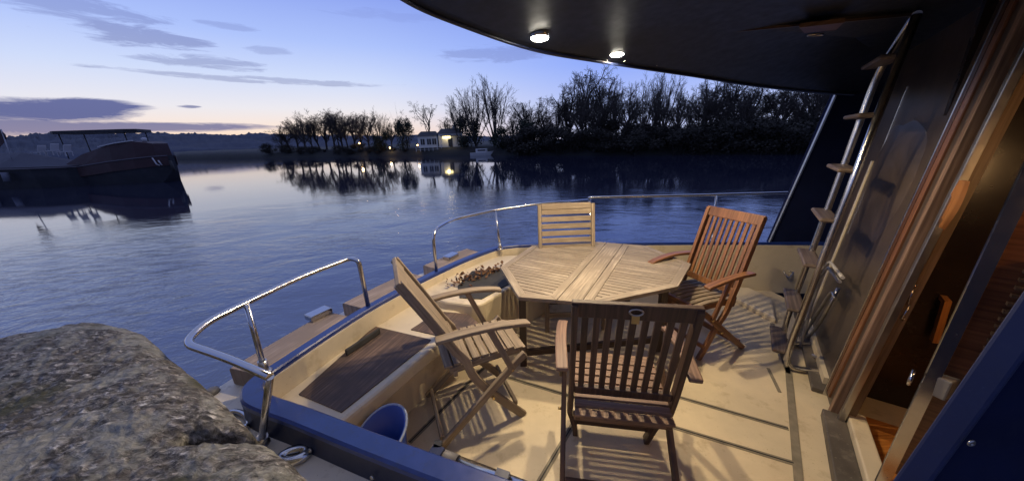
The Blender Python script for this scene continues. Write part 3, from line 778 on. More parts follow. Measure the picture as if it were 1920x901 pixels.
# ------------------------------------------------------------------ the boat
boat = empty('motor_boat', (0, 0, 0)); tag(boat, 'cream and navy motor boat seen from its aft deck with lit overhang', 'boat')
CAP = [(2.6, .40), (1.7, .44), (1.1, .49), (.6, .57), (.2, .69), (-.2, .838), (-.6, .99), (-.95, 1.13), (-1.18, 1.215), (-1.27, 1.27), (-1.315, 1.36), (-1.27, 1.52), (-1.18, 1.78),
       (-1.06, 2.08), (-.88, 2.42), (-.69, 2.73), (-.47, 3.04), (-.24, 3.30), (-.08, 3.40), (.15, 3.435), (.7, 3.42), (1.5, 3.38), (2.4, 3.31), (3.3, 3.2), (4.2, 3.05)]
CAPS = smooth_path([(x, y, 0) for x, y in CAP], 6)
CZ = .56
def sub(y0=None, fn=None): return [p for p in CAPS if fn(p)]
def build_hull():
    # sole: one moulded sheet, hull sides, coaming
    mb = MB(); mb.sweep(CAPS, [(-.045, -.02), (-.045, CZ-.03), (.02, CZ-.03), (.02, -.02)]); mb.build('bulwark', cream_wall, boat)
    mb = MB(); mb.sweep(CAPS, [(.0205, .42), (.0205, CZ-.03), (.046, CZ-.03), (.056, .42)]); mb.build('coaming', navy, boat)
    mb = MB(); pr = [(-.05, CZ-.03), (-.05, CZ-.008), (-.04, CZ), (.045, CZ), (.058, CZ-.008), (.058, CZ-.03)]
    mb.sweep(CAPS, pr, wf=lambda p: .62+.24*max(0, min(1, (1.5-p.y)/.25))); mb.build('cap_rail', blue_cap, boat)
    mb = MB(); mb.sweep(CAPS, [(.0, .37), (.0, .43), (.33, .43), (.345, .42), (.35, .37)]); mb.build('side_deck', side_cream, boat)
    mb = MB(); mb.sweep(CAPS, [(.30, .37), (.34, .37), (.30, -.2), (.12, -1.5), (.10, -1.5)]); mb.build('hull_side', navy, boat)
    mb = MB(); base = [p for p in CAPS if p.x < 3.0]
    mb.prism([(p.x, p.y) for p in base]+[(3.0, 2.0)], -.06, 0); dk = mb.build('deck_sole', cream, boat, fix=True)
    # hatch seams let into the sole
    def seam(a, b, w_=.016, n_='hatch_seam', z=.004, mt=seam_mat):
        A, B = atz(*a, 0), atz(*b, 0); d = (B-A).normalized(); s_ = Vector((-d.y, d.x, 0))*w_/2
        MB().prism([(A-s_).xy, (A+s_).xy, (B+s_).xy, (B-s_).xy], .0005, z).build(n_, mt, dk)
    for a, b in (((768, 829), (908, 688)), ((942, 704), (1488, 868)), ((1085, 690), (1478, 803)), ((1008, 908), (1100, 752))):
        seam(a, b, .03, z=.003); seam(a, b, .007, 'seam_gap', .0045, dark_mat)
    seam((1440, 690), (1462, 735), .02); seam((1478, 690), (1498, 906), .04); seam((1448, 606), (1478, 700), .03)
    # low side box at the foot of the far bulwark
    B0, B1 = atz(1453, 606, 0), atz(1395, 567, 0)
    mb = MB(); 
    mb.prism([(B0.x, B0.y), (B0.x+.25, 2.95), (B0.x+.2, 3.22), (1.55, 3.3), (B1.x-.1, B1.y+.05)], -.01, .055); mb.build('side_step', cream_wall, boat, .015)
    # benches along the transom
    def pz(l, z): return [atz(u, v, z).xy for u, v in l]
    inner = [p for p in CAPS if p.x < -.05 and 1.15 < p.y < 3.36 and not (p.y < 1.3 and p.x > -1.2)]
    def off(p, i, seq, d):
        a, b = seq[max(i-1, 0)], seq[min(i+1, len(seq)-1)]; t = (b-a).normalized(); return Vector((p.x+t.y*d, p.y-t.x*d))
    innerA = [off(p, i, inner, .03) for i, p in enumerate(inner)]
    A = [q for q in innerA if q.y < 2.42]
    front = [Vector((-.30, 2.16)), Vector((-.54, 1.80)), Vector((-.688, 1.518)), Vector((-.93, 1.09))]
    mb = MB(); mb.prism([(p.x, p.y) for p in A]+[(-.55, 2.36)]+[(p.x, p.y) for p in front], .30, .40); bt = mb.build('bench', cream_wall, boat, .02, fix=True)
    mb = MB(); ft = [(-.38, 2.14), (-.62, 1.84), (-.77, 1.56), (-1.0, 1.16)]
    mb.prism([(p.x, p.y) for p in A]+[(-.6, 2.36)]+ft, -.01, .302); mb.build('bench_front', cream_wall, bt, .01, fix=True)
    Bq = [q for q in innerA if q.y > 2.36]
    mb = MB(); mb.prism([(p.x, p.y) for p in Bq]+[(.35, 3.37), (.60, 3.28), (.28, 2.86), (-.02, 2.53), (-.225, 2.27), (-.27, 2.235), (-.33, 2.235), (-.55, 2.30), (-.74, 2.43)], -.012, .47); bb = mb.build('corner_locker', cream_wall, boat, .018, fix=True)
    # lids
    MB().prism(pz([(560, 738), (702, 611), (808, 636), (800, 645), (640, 772)], .405), .396, .406, (.3, .8, 0)).build('locker_lid', lid_wood, bt)
    MB().prism(pz([(770, 617), (822, 583), (878, 588), (905, 612), (850, 635)], .405), .396, .406, (.3, .8, 0)).build('locker_lid', lid_wood, bt)
    l3 = pz([(858, 536), (885, 508), (938, 503), (958, 530), (903, 560), (862, 558)], .475)
    MB().prism(l3, .466, .477).build('dark_mat', felt_dark, bb)
    # hand slot shade as a dark strip on the bulwark, vent plate on the locker
    a, b = atz(648, 661, .43), atz(712, 619, .43); 
    d = (b-a).normalized(); inn = Vector((d.y, -d.x, 0)); a += inn*.0; 
    sl = MB(); sl.ribbon([a, b], .045, .02, Vector((0, 0, 1))); sl.build('hand_slot_shade', felt_dark, boat, .008)
    p = atz(915, 583, .36); MB().slab(p+Vector((-.05, .03, -.05)), p+Vector((.05, -.03+.06, -.05)), p+Vector((.05, .03, .05)), p+Vector((-.05, .03, .05)), .02).build('vent_plate', grey_plast, bb)
    # planks on the stern rail deck, in three lengths with steel vents between
    for (y0, y1) in ((1.40, 2.0), (2.04, 2.66), (2.76, 3.24)):
        pth = [p for p in CAPS if p.x < 0 and y0 < p.y < y1 and not (p.x > -1.25 and p.y < 1.45)]
        MB().sweep(pth, [(.056, .432), (.056, .525), (.07, .54), (.255, .54), (.27, .528), (.27, .432)]).build('stern_plank', plank_wood, boat, .004)
    for (u, v) in ((600, 597), (846, 487)):
        p = atz(u, v, .52); MB().box((p.x, p.y, .562), (.15, .09, .042), 1.05).build('steel_vent', chrome, boat, .008)
    # bolts along the near coaming
    for k, x in enumerate((-1.12, -.86, -.55, -.25)):
        q = min(CAPS, key=lambda c: abs(c.x-x)+(9 if c.y > 1.3 else 0)); o = MB().lathe([(.009, 0), (.009, .006), (.004, .009)], n=8).build('coaming_bolt', steel_dull, boat)
        o.location = (q.x-.022, q.y-.058, .47); o.rotation_euler = (R(80), 0, -.35)
    # drain holes, fairlead, cleat on the near side deck
    for (u, v) in ((508, 800), (519, 812), (531, 805), (541, 817), (528, 823)):
        p = atz(u, v, .432); MB().lathe([(.008, 0), (.008, .0012)], (p.x, p.y, .4306), n=10).build('drain_hole', dark_mat, boat)
    def ring(u, v, L, w_, rz, name='fairlead', h=.03):
        p = atz(u, v, .435); mb = MB(); pts = []
        for k in range(25):
            t = 2*math.pi*k/24; pts.append(Vector((L*math.cos(t), w_*math.sin(t), h*.6)))
        mb.tube(pts, h*.75, 8, cap=False); o = mb.build(name, chrome, boat); o.location = (p.x, p.y, .43); o.rotation_euler = (0, 0, rz); return o
    ring(553, 857, .05, .026, .25, h=.028)
    ring(447, 788, .085, .028, -.5, h=.02)
    p = atz(398, 736, .43); MB().lathe([(.035, 0), (.03, .02), (.012, .028)], (p.x, p.y, .43), n=14).build('deck_filler', grey_plast, boat)
    # steel tube lying on the near bulwark
    a, b = atz(812, 850, .50), atz(975, 912, .50)
    mb = MB(); dd = (b-a); mb.tube([a+dd*.28, b+dd*1.2], .026, 16); tb = mb.build('steel_tube', chrome, boat)
    MB().tube([a, a+dd*.3], .029, 16).build('tube_sleeve', grey_plast, tb)
    MB().box(a+Vector((.02, .01, .03)), (.03, .03, .02)).build('tube_clip', dark_mat, tb)
    for t in (.05, .8): 
        q = a+dd*t; MB().box((q.x, q.y-.02, .515), (.05, .06, .05), -.37).build('tube_bracket', navy, tb)
build_hull()

def rail(name, pts, posts, r=.014, rr=.10):
    o = MB().tube(rounded(pts, rr), r, 12).build(name, chrome, boat)
    for (a, b) in posts:
        b = Vector(b); a = Vector(a); d = (a-b).normalized()
        MB().tube([a, b], r*.88, 12).build('rail_post', chrome, o)
        MB().tube([b, b+d*.07], r*1.35, 12).build('post_socket', steel_dull, o)
        MB().lathe([(r*2.2, 0), (r*2.2, .006), (r*1.4, .014)], b, n=14).build('post_foot', steel_dull, o)
def build_rails():
    z = .95; P = lambda u, v, zz=z: atz(u, v, zz)
    # stern rail on the near quarter
    e = P(506, 706, .87)
    rail('stern_rail', [P(690, 572, CZ), P(672, 487), P(655, 484), P(560, 520), P(460, 568), P(385, 605), P(345, 643, .93), P(430, 672, .90), e],
         [(P(462, 569), P(497, 697, CZ)), (e, atz(490, 832, .43))], .0155, .13)
    # stern rail on the far quarter
    rail('stern_rail', [P(818, 508, CZ), P(811, 432), P(845, 412), P(930, 393, .97), P(1010, 382, 1.0), P(1104, 374, 1.0)], [(P(929, 394, .97), P(938, 467, CZ))], .0145, .12)
    rail('side_rail', [P(1104, 372, 1.03), P(1105, 370, 1.05), P(1300, 366, 1.05), P(1480, 361, 1.05), P(1560, 358, 1.05)], [(P(1343, 366, 1.045), Vector((P(1340, 366, 1.045).x, 3.36, CZ))), (P(1106, 371, 1.04), Vector((P(1106, 371, 1.04).x, 3.41, CZ)))], .0145, .05)
build_rails()

# --- overhang with its two lamps, hatch
EDGE = [(4.6, 3.5, 1.93), (3.04, 3.2, 2.0), (2.1, 2.92, 2.05), (1.37, 2.63, 2.1), (.62, 2.34, 2.15), (.16, 2.16, 2.19), (-.245, 1.76, 2.22), (-.41, 1.5, 2.23), (-.46, 1.2, 2.235), (-.36, .85, 2.235),
        (-.05, .55, 2.23), (.6, .3, 2.2), (1.4, .18, 2.12), (2.4, .1, 2.05), (4.6, 0, 1.98)]
def build_overhang():
    e = smooth_path(EDGE, 6); n = len(e); c = Vector((2.3, 1.55, 0)); mb = MB()
    # fan of rings from the rim to the middle; ceiling rises to 2.27 inside
    ts = [0, .03, .08, .16, .3, .5, .75, .97]
    for t in ts:
        for p in e:
            q = p.lerp(Vector((c.x if p.x < 4 else p.x, c.y, p.z)), t); q.z = p.z+(2.27-p.z)*min(1, t*2.6)*(1 if p.x < 4.4 else .6); mb.v.append(q)
    for i in range(len(ts)-1):
        for j in range(n-1): a = i*n+j; mb.face((a, a+1, a+n+1, a+n), smooth=True)
    # outer rim and roof top
    off = len(mb.v)
    for p in e: mb.v.append(Vector((p.x, p.y, p.z+.20)))
    for j in range(n-1): mb.face((j+1, j, off+j, off+j+1), smooth=True)
    mb.face([off+j for j in range(n)])
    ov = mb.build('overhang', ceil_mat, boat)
    MB().tube([p+Vector((0, 0, -.004)) for p in e], .010, 8, cap=False).build('rim_trim', navy, ov)
    lm = glow('downlight lens', (1, .93, .78), 60)
    for i, (u, v, zz) in enumerate(((1012, 72, 2.20), (1155, 103, 2.175))):
        p = atz(u, v, zz); 
        o = MB().lathe([(.0, .0), (.042, 0), (.052, .004), (.056, .016), (.056, .06), (0, .06)], n=20).build('ceiling_light', chrome, ov); o.location = p+Vector((0, 0, -.0))
        l = MB().lathe([(0, -.012), (.03, -.010), (.046, -.004), (.048, .002)], n=20).build('lens', lm, o)
        li = bpy.data.lights.new('ceiling_lamp', 'SPOT'); li.energy = (112, 112)[i]; li.color = (1, .79, .50); li.spot_size = R(165); li.spot_blend = .35; li.shadow_soft_size = .035
        lo = bpy.data.objects.new('ceiling_lamp', li); COL.objects.link(lo); lo.parent = o; lo.location = (0, 0, -.02)
    for (u, v) in ((1232, 122), (1335, 136), (1440, 149), (1138, 113), (1172, 114)):
        p = atz(u, v, 2.1+.05*(1440-u)/300); MB().lathe([(.006, 0), (.005, -.005), (0, -.007)], p, n=8).build('rim_screw', chrome, ov)
    # hatch in the ceiling above the ladder
    z = 2.262; q = [atz(u, v, z) for u, v in ((1368, 55), (1720, 22), (1775, 78), (1420, 120))]
    h = MB().prism([p.xy for p in q], z-.012, z+.02).build('deck_hatch', dark_mat, ov)
    a, b = q[0], q[1]; MB().bar(a+Vector((0, 0, -.012)), b+Vector((0, 0, -.012)), .012, .012).build('hatch_edge', leg_dark, h)
    t = [atz(u, v, z-.03) for u, v in ((1500, 44), (1585, 34), (1570, 48), (1510, 55))]
    MB().prism([p.xy for p in t], z-.05, z-.03).build('hatch_tab', teak_dark, h)
    cc = atz(1529, 66, z-.03); pts = [cc+Vector((.045*math.cos(k*math.pi/8), .02*math.sin(k*math.pi/8), 0)) for k in range(17)]
    MB().tube(pts, .005, 6, cap=False).build('hatch_ring', steel_dull, h)
build_overhang()

# --- aft bulkhead plane: base line through the door foot, raked forward
BP = Vector((1.965, 1.511, 0)); BD = Vector((.585, .811, 0)).normalized(); BN = Vector((BD.y, -BD.x, 0)); RK = .075
UPV = (Vector((0, 0, 1))+BN*RK); PN = BD.cross(UPV).normalized()
if PN.y > 0: PN = -PN
def onb(u, v, off=0.):
    """point of the bulkhead plane seen at a pixel; off > 0 lies aft of it"""
    d = ray(u, v); o = Vector((0, 0, HC)); P0 = BP-BN*off
    t = (P0-o).dot(PN)/d.dot(PN); return o+d*t
def bk(s, z, off=0.): return BP+BD*s+UPV*z-BN*off
def build_bulkhead():
    e_ = onb(1566, 470); S1 = (e_-BP-UPV*e_.z).dot(BD)
    bh = MB().slab(bk(.02, -.02), bk(.02, 2.3), bk(S1, 2.3), bk(S1, -.02), -.04).build('bulkhead', bulk_mat, boat)
    # scuffed lower panel, sagging window cover above it
    MB().slab(bk(.28, .02, .006), bk(.28, .70, .006), bk(1.40, .70, .006), bk(1.40, .02, .006), .012).build('kick_panel', scuff_mat, bh)
    mb = MB(); K = 14; rows = []
    for i in range(K+1):
        s = .31+.95*i/K; zb = .80+.10*abs(2*i/K-1)**3
        for j in range(9):
            z = zb+(1.98-zb)*j/8; bulge = .05*math.sin(math.pi*min(1, (j+.3)/8))*(1-(2*i/K-1)**4)+.006*mnoise.noise(Vector((s*6, z*4, 0)))
            mb.v.append(bk(s, z, .012+bulge))
    for i in range(K):
        for j in range(8): a = i*9+j; mb.face((a, a+1, a+10, a+9), smooth=True)
    mb.build('window_cover', bulk_mat, bh)
    # cream corner post and its two bright trims
    c0, c1 = onb(1568, 470, .02), onb(1640, 300, .02)
    def raked(u, v, z0, z1, w_, t, mat, name, off=.02, par=bh, bev=.003):
        p = onb(u, v, off); q = p-UPV*p.z
        return MB().ribbon([q+UPV*z0, q+UPV*z1], w_, t, BD).build(name, mat, par, bev)
    raked(1585, 440, .0, 1.45, .035, .04, cream_wall, 'corner_post', .03)
    raked(1640, 320, .9, 1.95, .008, .02, chrome, 'window_trim', .035)
    raked(1650, 310, .9, 1.93, .008, .02, chrome, 'window_trim', .03)
    # door frame, far side: steel trim, dark wood, tan strip, steel track, jamb
    raked(1660, 497, -.0, 2.2, .012, .03, chrome, 'door_trim', .05)
    raked(1676, 497, .03, 2.2, .05, .04, cabin_wood, 'door_casing', .03)
    raked(1700, 497, .03, 2.2, .04, .05, teak_arm, 'door_casing', .045)
    raked(1722, 497, .03, 2.2, .03, .03, steel_dull, 'door_track', .03)
    j = raked(1736, 497, .0, 2.2, .025, .05, frame_wood, 'door_jamb', .0)
    # sill: dark scuffed strip, cream step
    A, B = atz(1535, 815, .03), atz(1575, 905, .03)
    a, b = bk(-.75, 0, .0), bk(.0, 0, .0)
    MB().prism([(a-BN*.13).xy, (b-BN*.10).xy, (b+BN*.0).xy, (a-BN*.02).xy], -.01, .05).build('door_sill', scuff_mat, bh, .006)
    MB().prism([(a-BN*.02).xy, (b+BN*.0).xy, (b+BN*.08).xy, (a+BN*.06).xy], -.01, .09).build('door_step', cream_wall, bh, .008)
    # strip along the foot of the bulkhead
    a, b = bk(.22, 0, .12), bk(1.42, 0, .12)
    MB().prism([a.xy, b.xy, (b+BN*.11).xy, (a+BN*.11).xy], .0, .035).build('foot_strip', scuff_mat, bh, .006)
    MB().bar(bk(.3, .06, .05), bk(1.35, .06, .05), .03, .05).build('foot_batten', cream_wall, bh)
    # near frame: polished bar rising from the sill
    p0 = atz(1648, 905, .12); p1 = aty(1925, 325, 1.08)
    n0 = MB().ribbon([p0, p1, p1+(p1-p0)*.5], .02, .028, BD).build('door_frame_bar', dark_steel, bh, .004)
    MB().ribbon([p0+Vector((-.006, -.012, .0)), p1+Vector((-.006, -.012, 0)), p1+(p1-p0)*.5+Vector((-.006, -.012, 0))], .006, .04, BD).build('bar_highlight', chrome, n0)  # chrome strip put in as the bright highlight along the bar
    # chrome catch loop on the bar
    c = p0.lerp(p1, .40)+Vector((-.03, .03, .0)); pts = []
    for k in range(17):
        t = k*math.pi/8; pts.append(c+Vector((.028*math.cos(t), .0, .03*math.sin(t)))+Vector((0, .02*math.cos(t), 0)))
    MB().tube(pts, .006, 8, cap=False).build('catch_loop', chrome, n0)
    MB().box(p0.lerp(p1, .40)+Vector((.05, -.02, 0)), (.09, .05, .09), .3).build('lock_case', grey_plast, n0, .006)
    # louvred door leaf folded back beside the bar
    d = (p1-p0).normalized(); lf = MB().slab(p0.lerp(p1, .05)+Vector((.03, .0, 0)), p0.lerp(p1, .05)+Vector((.26, -.24, 0)), p0.lerp(p1, .98)+Vector((.26, -.24, 0)), p0.lerp(p1, .98)+Vector((.03, 0, 0)), .03).build('door_leaf', cabin_wood, bh)
    mb = MB()
    for k in range(14):
        q = p0.lerp(p1, .50+.022*k); mb.bar(q+Vector((.065, -.055, 0)), q+Vector((.225, -.225, 0)), .02, .012)
    mb.build('louvre', leg_dark, lf)
build_bulkhead()

def build_cabin():
    # floor, back wall, panels, shelf with a gold edge, seat
    f0, f1 = bk(-.95, .0, -.09), bk(.1, 0, -.09)
    cab = MB().prism([f0.xy, f1.xy, (f1+BN*1.8).xy, (f0+BN*1.8).xy], -.04, .02).build('cabin_floor', floor_wood, boat)
    a, b = f0+BN*1.7, f1+BN*1.7+BD*1.2
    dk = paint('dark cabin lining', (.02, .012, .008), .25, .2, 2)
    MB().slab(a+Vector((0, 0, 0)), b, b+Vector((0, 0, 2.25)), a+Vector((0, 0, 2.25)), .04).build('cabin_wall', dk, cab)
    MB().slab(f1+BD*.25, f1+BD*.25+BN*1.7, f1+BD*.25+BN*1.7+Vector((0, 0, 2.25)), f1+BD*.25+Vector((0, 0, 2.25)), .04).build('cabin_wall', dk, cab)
    # locker front, inside left of door
    lk = MB().slab(f1+BN*.45-BD*.9, f1+BN*.45+BD*.25, f1+BN*.45+BD*.25+Vector((0, 0, .78)), f1+BN*.45-BD*.9+Vector((0, 0, .78)), .03).build('cabin_locker', cabin_wood, cab)
    MB().bar(f1+BN*.44-BD*.9+Vector((0, 0, .42)), f1+BN*.44+BD*.25+Vector((0, 0, .42)), .006, .01).build('panel_line', dk, lk)
    MB().bar(f1+BN*.46-BD*1.0+Vector((0, 0, .80)), f1+BN*.46+BD*.25+Vector((0, 0, .80)), .05, .03).build('brass_rail', brass, lk)
    # slanting orange handrail
    A, B = onb(1712, 505, -.25), onb(1775, 565, -.25)
    MB().ribbon([A, A.lerp(B, .7), B, B+Vector((.01, -.01, -.25))], .04, .025, BD).build('stair_handrail', floor_wood, cab)
    # gathered orange curtain
    mb = MB(); c = onb(1783, 388, .03); K = 10
    for i in range(K+1):
        for j in range(7):
            z = .12-.24*j/6; wv = .07*max(.08, math.sin(math.pi*(.15+.8*j/6)))
            q = c+BD*((i/K-.5)*-wv*1.2)+BN*(.012*math.sin(i*2.1))+Vector((0, 0, z))+BD*(.05*(j/6-.5)); mb.v.append(q)
    for i in range(K):
        for j in range(6): a_ = i*7+j; mb.face((a_, a_+7, a_+8, a_+1), smooth=True)
    mb.build('curtain', paint('orange curtain', (.24, .09, .02), .7, .15, 12), cab)
    # chain latch hanging in the doorway
    l = MB(); q = onb(1714, 545, .0); 
    l.tube([q+Vector((-.03, 0, .02)), q+Vector((.01, 0, .035)), q+Vector((.04, 0, .015)), q+Vector((.0, 0, 0)), q+Vector((-.03, 0, .02))], .005, 6)
    l.tube([q+Vector((-.01, 0, .01)), q+Vector((-.005, 0, -.07)), q+Vector((.01, 0, -.085)), q+Vector((.03, 0, -.03)), q+Vector((.035, 0, .015))], .004, 6)
    l.tube([q+Vector((.005, 0, -.08)), q+Vector((-.008, 0, -.15)), q+Vector((-.004, 0, -.165)), q+Vector((.01, 0, -.15)), q+Vector((.012, 0, -.085))], .005, 6)
    l.build('door_chain', chrome, cab)
    # warm bar lamp deep in the cabin, small glowing boxes painting reflected lights
    wl = glow('warm cabin glow', (1, .45, .12), 5)
    for (u, v, n_) in ((1897, 164, 1), (1868, 214, 1), (1878, 213, 1), (1890, 212, 1)):
        q = onb(u, v, -1.2); o = MB().box(q, (.09 if n_ and v < 200 else .022, .03, .02 if v < 200 else .028), math.atan2(BD.y, BD.x)).build('cabin_lamp_and_reflection', wl, cab)
    li = bpy.data.lights.new('cabin_glow', 'POINT'); li.energy = 13; li.color = (1, .55, .22); li.shadow_soft_size = .1  # added warm fill light to brighten the cabin
    lo = bpy.data.objects.new('cabin_glow', li); COL.objects.link(lo); lo.parent = cab; lo.location = f1+BN*.36-BD*.66+Vector((0, 0, 1.42))
    MB().lathe([(0, 0), (.035, 0), (.045, .012), (.045, .03), (0, .03)], f1+BN*.36-BD*.66+Vector((0, 0, 1.49)), 16).build('added_cabin_fixture', wl, cab)  # unseen fixture added at the fill light
    return f1
f1 = build_cabin()
def build_tumbler():
    q = f1+BN*.52-BD*.28; m, nt, b = newmat('clear glass'); b.inputs['Transmission Weight'].default_value = 1; b.inputs['Roughness'].default_value = .03; b.inputs['Base Color'].default_value = (1, .9, .8, 1)
    o = MB().lathe([(.0, 0), (.028, 0), (.034, .09), (.031, .09), (.026, .008), (0, .008)], n=20).build('tumbler', m); o.location = onb(1856, 352, -.5)
    tag(o, 'clear drinking glass glinting in the dark cabin doorway', 'glass')
build_tumbler()

# --- wings that carry the overhang
def build_wings():
    def wing(y, xb, xt, zt, name, t, mat, sign):
        pts = [(xb, CZ-.02), (xt, zt), (xt+1.6, zt), (xb+2.2, CZ-.02)]
        mb = MB(); b = len(mb.v)
        for yy in (y, y+t):
            for x, z in pts: mb.v.append(Vector((x, yy+(x-xb)*-.06, z)))
        mb.face((b, b+1, b+2, b+3)); mb.face((b+7, b+6, b+5, b+4))
        for i in range(4): j = (i+1) % 4; mb.face((b+i, b+4+i, b+4+j, b+j))
        return mb.build(name, mat, boat, .006, fix=True)
    a = atz(1440, 452, CZ)
    w1 = wing(3.26, a.x, 3.06, 2.02, 'wing_panel', .05, navy_matt, 1)
    MB().bar((a.x-.003, 3.255, CZ), (3.057, 3.236, 2.02), .02, .015).build('wing_edge_trim', steel_dull, w1)
    b0 = aty(1680, 905, .56); b1 = aty(1922, 558, .55)
    sl = (b1-b0)/(b1.z-b0.z)
    t = b0+sl*(2.1-b0.z); lo = b0+sl*(.40-b0.z)
    mb = MB(); N = Vector((.0, -.034, 0)); F2 = Vector((1.8, -.06, 0))
    V = [lo, t, t+F2, lo+F2]; bs = len(mb.v); mb.v += V+[v+N+Vector((.016, 0, 0)) for v in V]
    for f in ((0, 1, 2, 3), (7, 6, 5, 4), (0, 4, 5, 1), (1, 5, 6, 2), (2, 6, 7, 3), (3, 7, 4, 0)): mb.face(f)
    w2 = mb.build('wing_panel', navy_matt, boat, .012, fix=True)
    MB().ribbon([lo+Vector((.002, -.0175, 0)), t+Vector((.002, -.0175, 0))], .044, .016, Vector((0.42, -1, 0))).build('wing_rim', rim_blue, w2, .006)
    p = aty(1820, 829, .508); o = MB().lathe([(.008, 0), (.008, .002), (.005, .004), (.0035, .002), (0, .0015)], n=16).build('snap_stud', steel_dull, w2); o.location = (p.x, p.y, p.z); o.rotation_euler = (R(90), 0, 0)
build_wings()

# --- ladder to the upper deck and the folded tube frame beside it
def build_ladder():
    n0 = atz(1472, 668, .10); tz = 2.24; n1 = atz(1719, 28, tz)
    off = BD*.36
    ax = (n1-n0)
    ld = MB().tube(rounded([n0+Vector((.33, -.12, -.075)), n0+Vector((.0, -.02, -.075)), n0+ax*.06, n0+ax*.5, n1], .08), .020, 12).build('ladder', chrome, boat)
    f0, f1_ = n0+off, n1+off
    MB().tube(rounded([f0+Vector((.3, -.08, -.075)), f0+Vector((0, -.02, -.075)), f0+ax*.06, f0+ax*.5, f0+ax*.9, n1+off*.25+Vector((.02, 0, .03)), n1], .12), .020, 12).build('ladder_rail', chrome, ld)
    for (u, v) in ((1463, 640), (1491, 566), (1519, 486), (1551, 405), (1582, 316), (1617, 217), (1656, 113)):
        # param along the ladder from the picture height
        best = min((abs((lambda q: q)(t)-0) if False else (abs(projv(n0+ax*t+off*.5)-v)), t) for t in [k/400 for k in range(420)])[1]
        c = n0+ax*best+off*.5
        fw = Vector((BN.x, BN.y, 0)); q0 = c-off*.5; q1 = c+off*.62
        MB().ribbon([q0-fw*.03, q1-fw*.03], .105, .026, fw).build('tread', tread_mat, ld, .012)
def projv(p):
    q = p-Vector((0, 0, HC)); x, y, z = q.dot(Xc), q.dot(Yc), -q.dot(Zb); return 450.5-F*y/z
build_ladder()
def build_frame():
    fr = empty('folded_tube_frame', atz(1530, 660, 0)); tag(fr, 'folded pale tubular frame leaning behind the foot of the ladder', 'folding frame')
    o = fr.location; K = [((1580, 520), (1556, 490), (1540, 505), (1490, 640)), ((1574, 528), (1552, 500), (1536, 520), (1500, 650)), ((1566, 560), (1560, 545), (1530, 590), (1484, 668)), ((1572, 540), (1540, 600), (1500, 655), (1530, 668))]
    for i, l in enumerate(K):
        MB().tube(rounded([onb(u, v, .16-.03*i)-o for u, v in l], .05), .011, 10).build('frame_tube', rope_mat if i < 2 else steel_dull, fr)
build_frame()
def build_fitting():
    p = Vector(aty(1473, 511, 3.22)); mb = MB()
    mb.tube([p+Vector((-.05, -.02, .03)), p+Vector((-.03, -.06, -.02)), p+Vector((.01, -.05, -.03)), p+Vector((.05, -.03, .02)), p+Vector((.01, -.02, .03))], .007, 8)
    mb.build('lashing_ring', steel_dull, boat)
build_fitting()

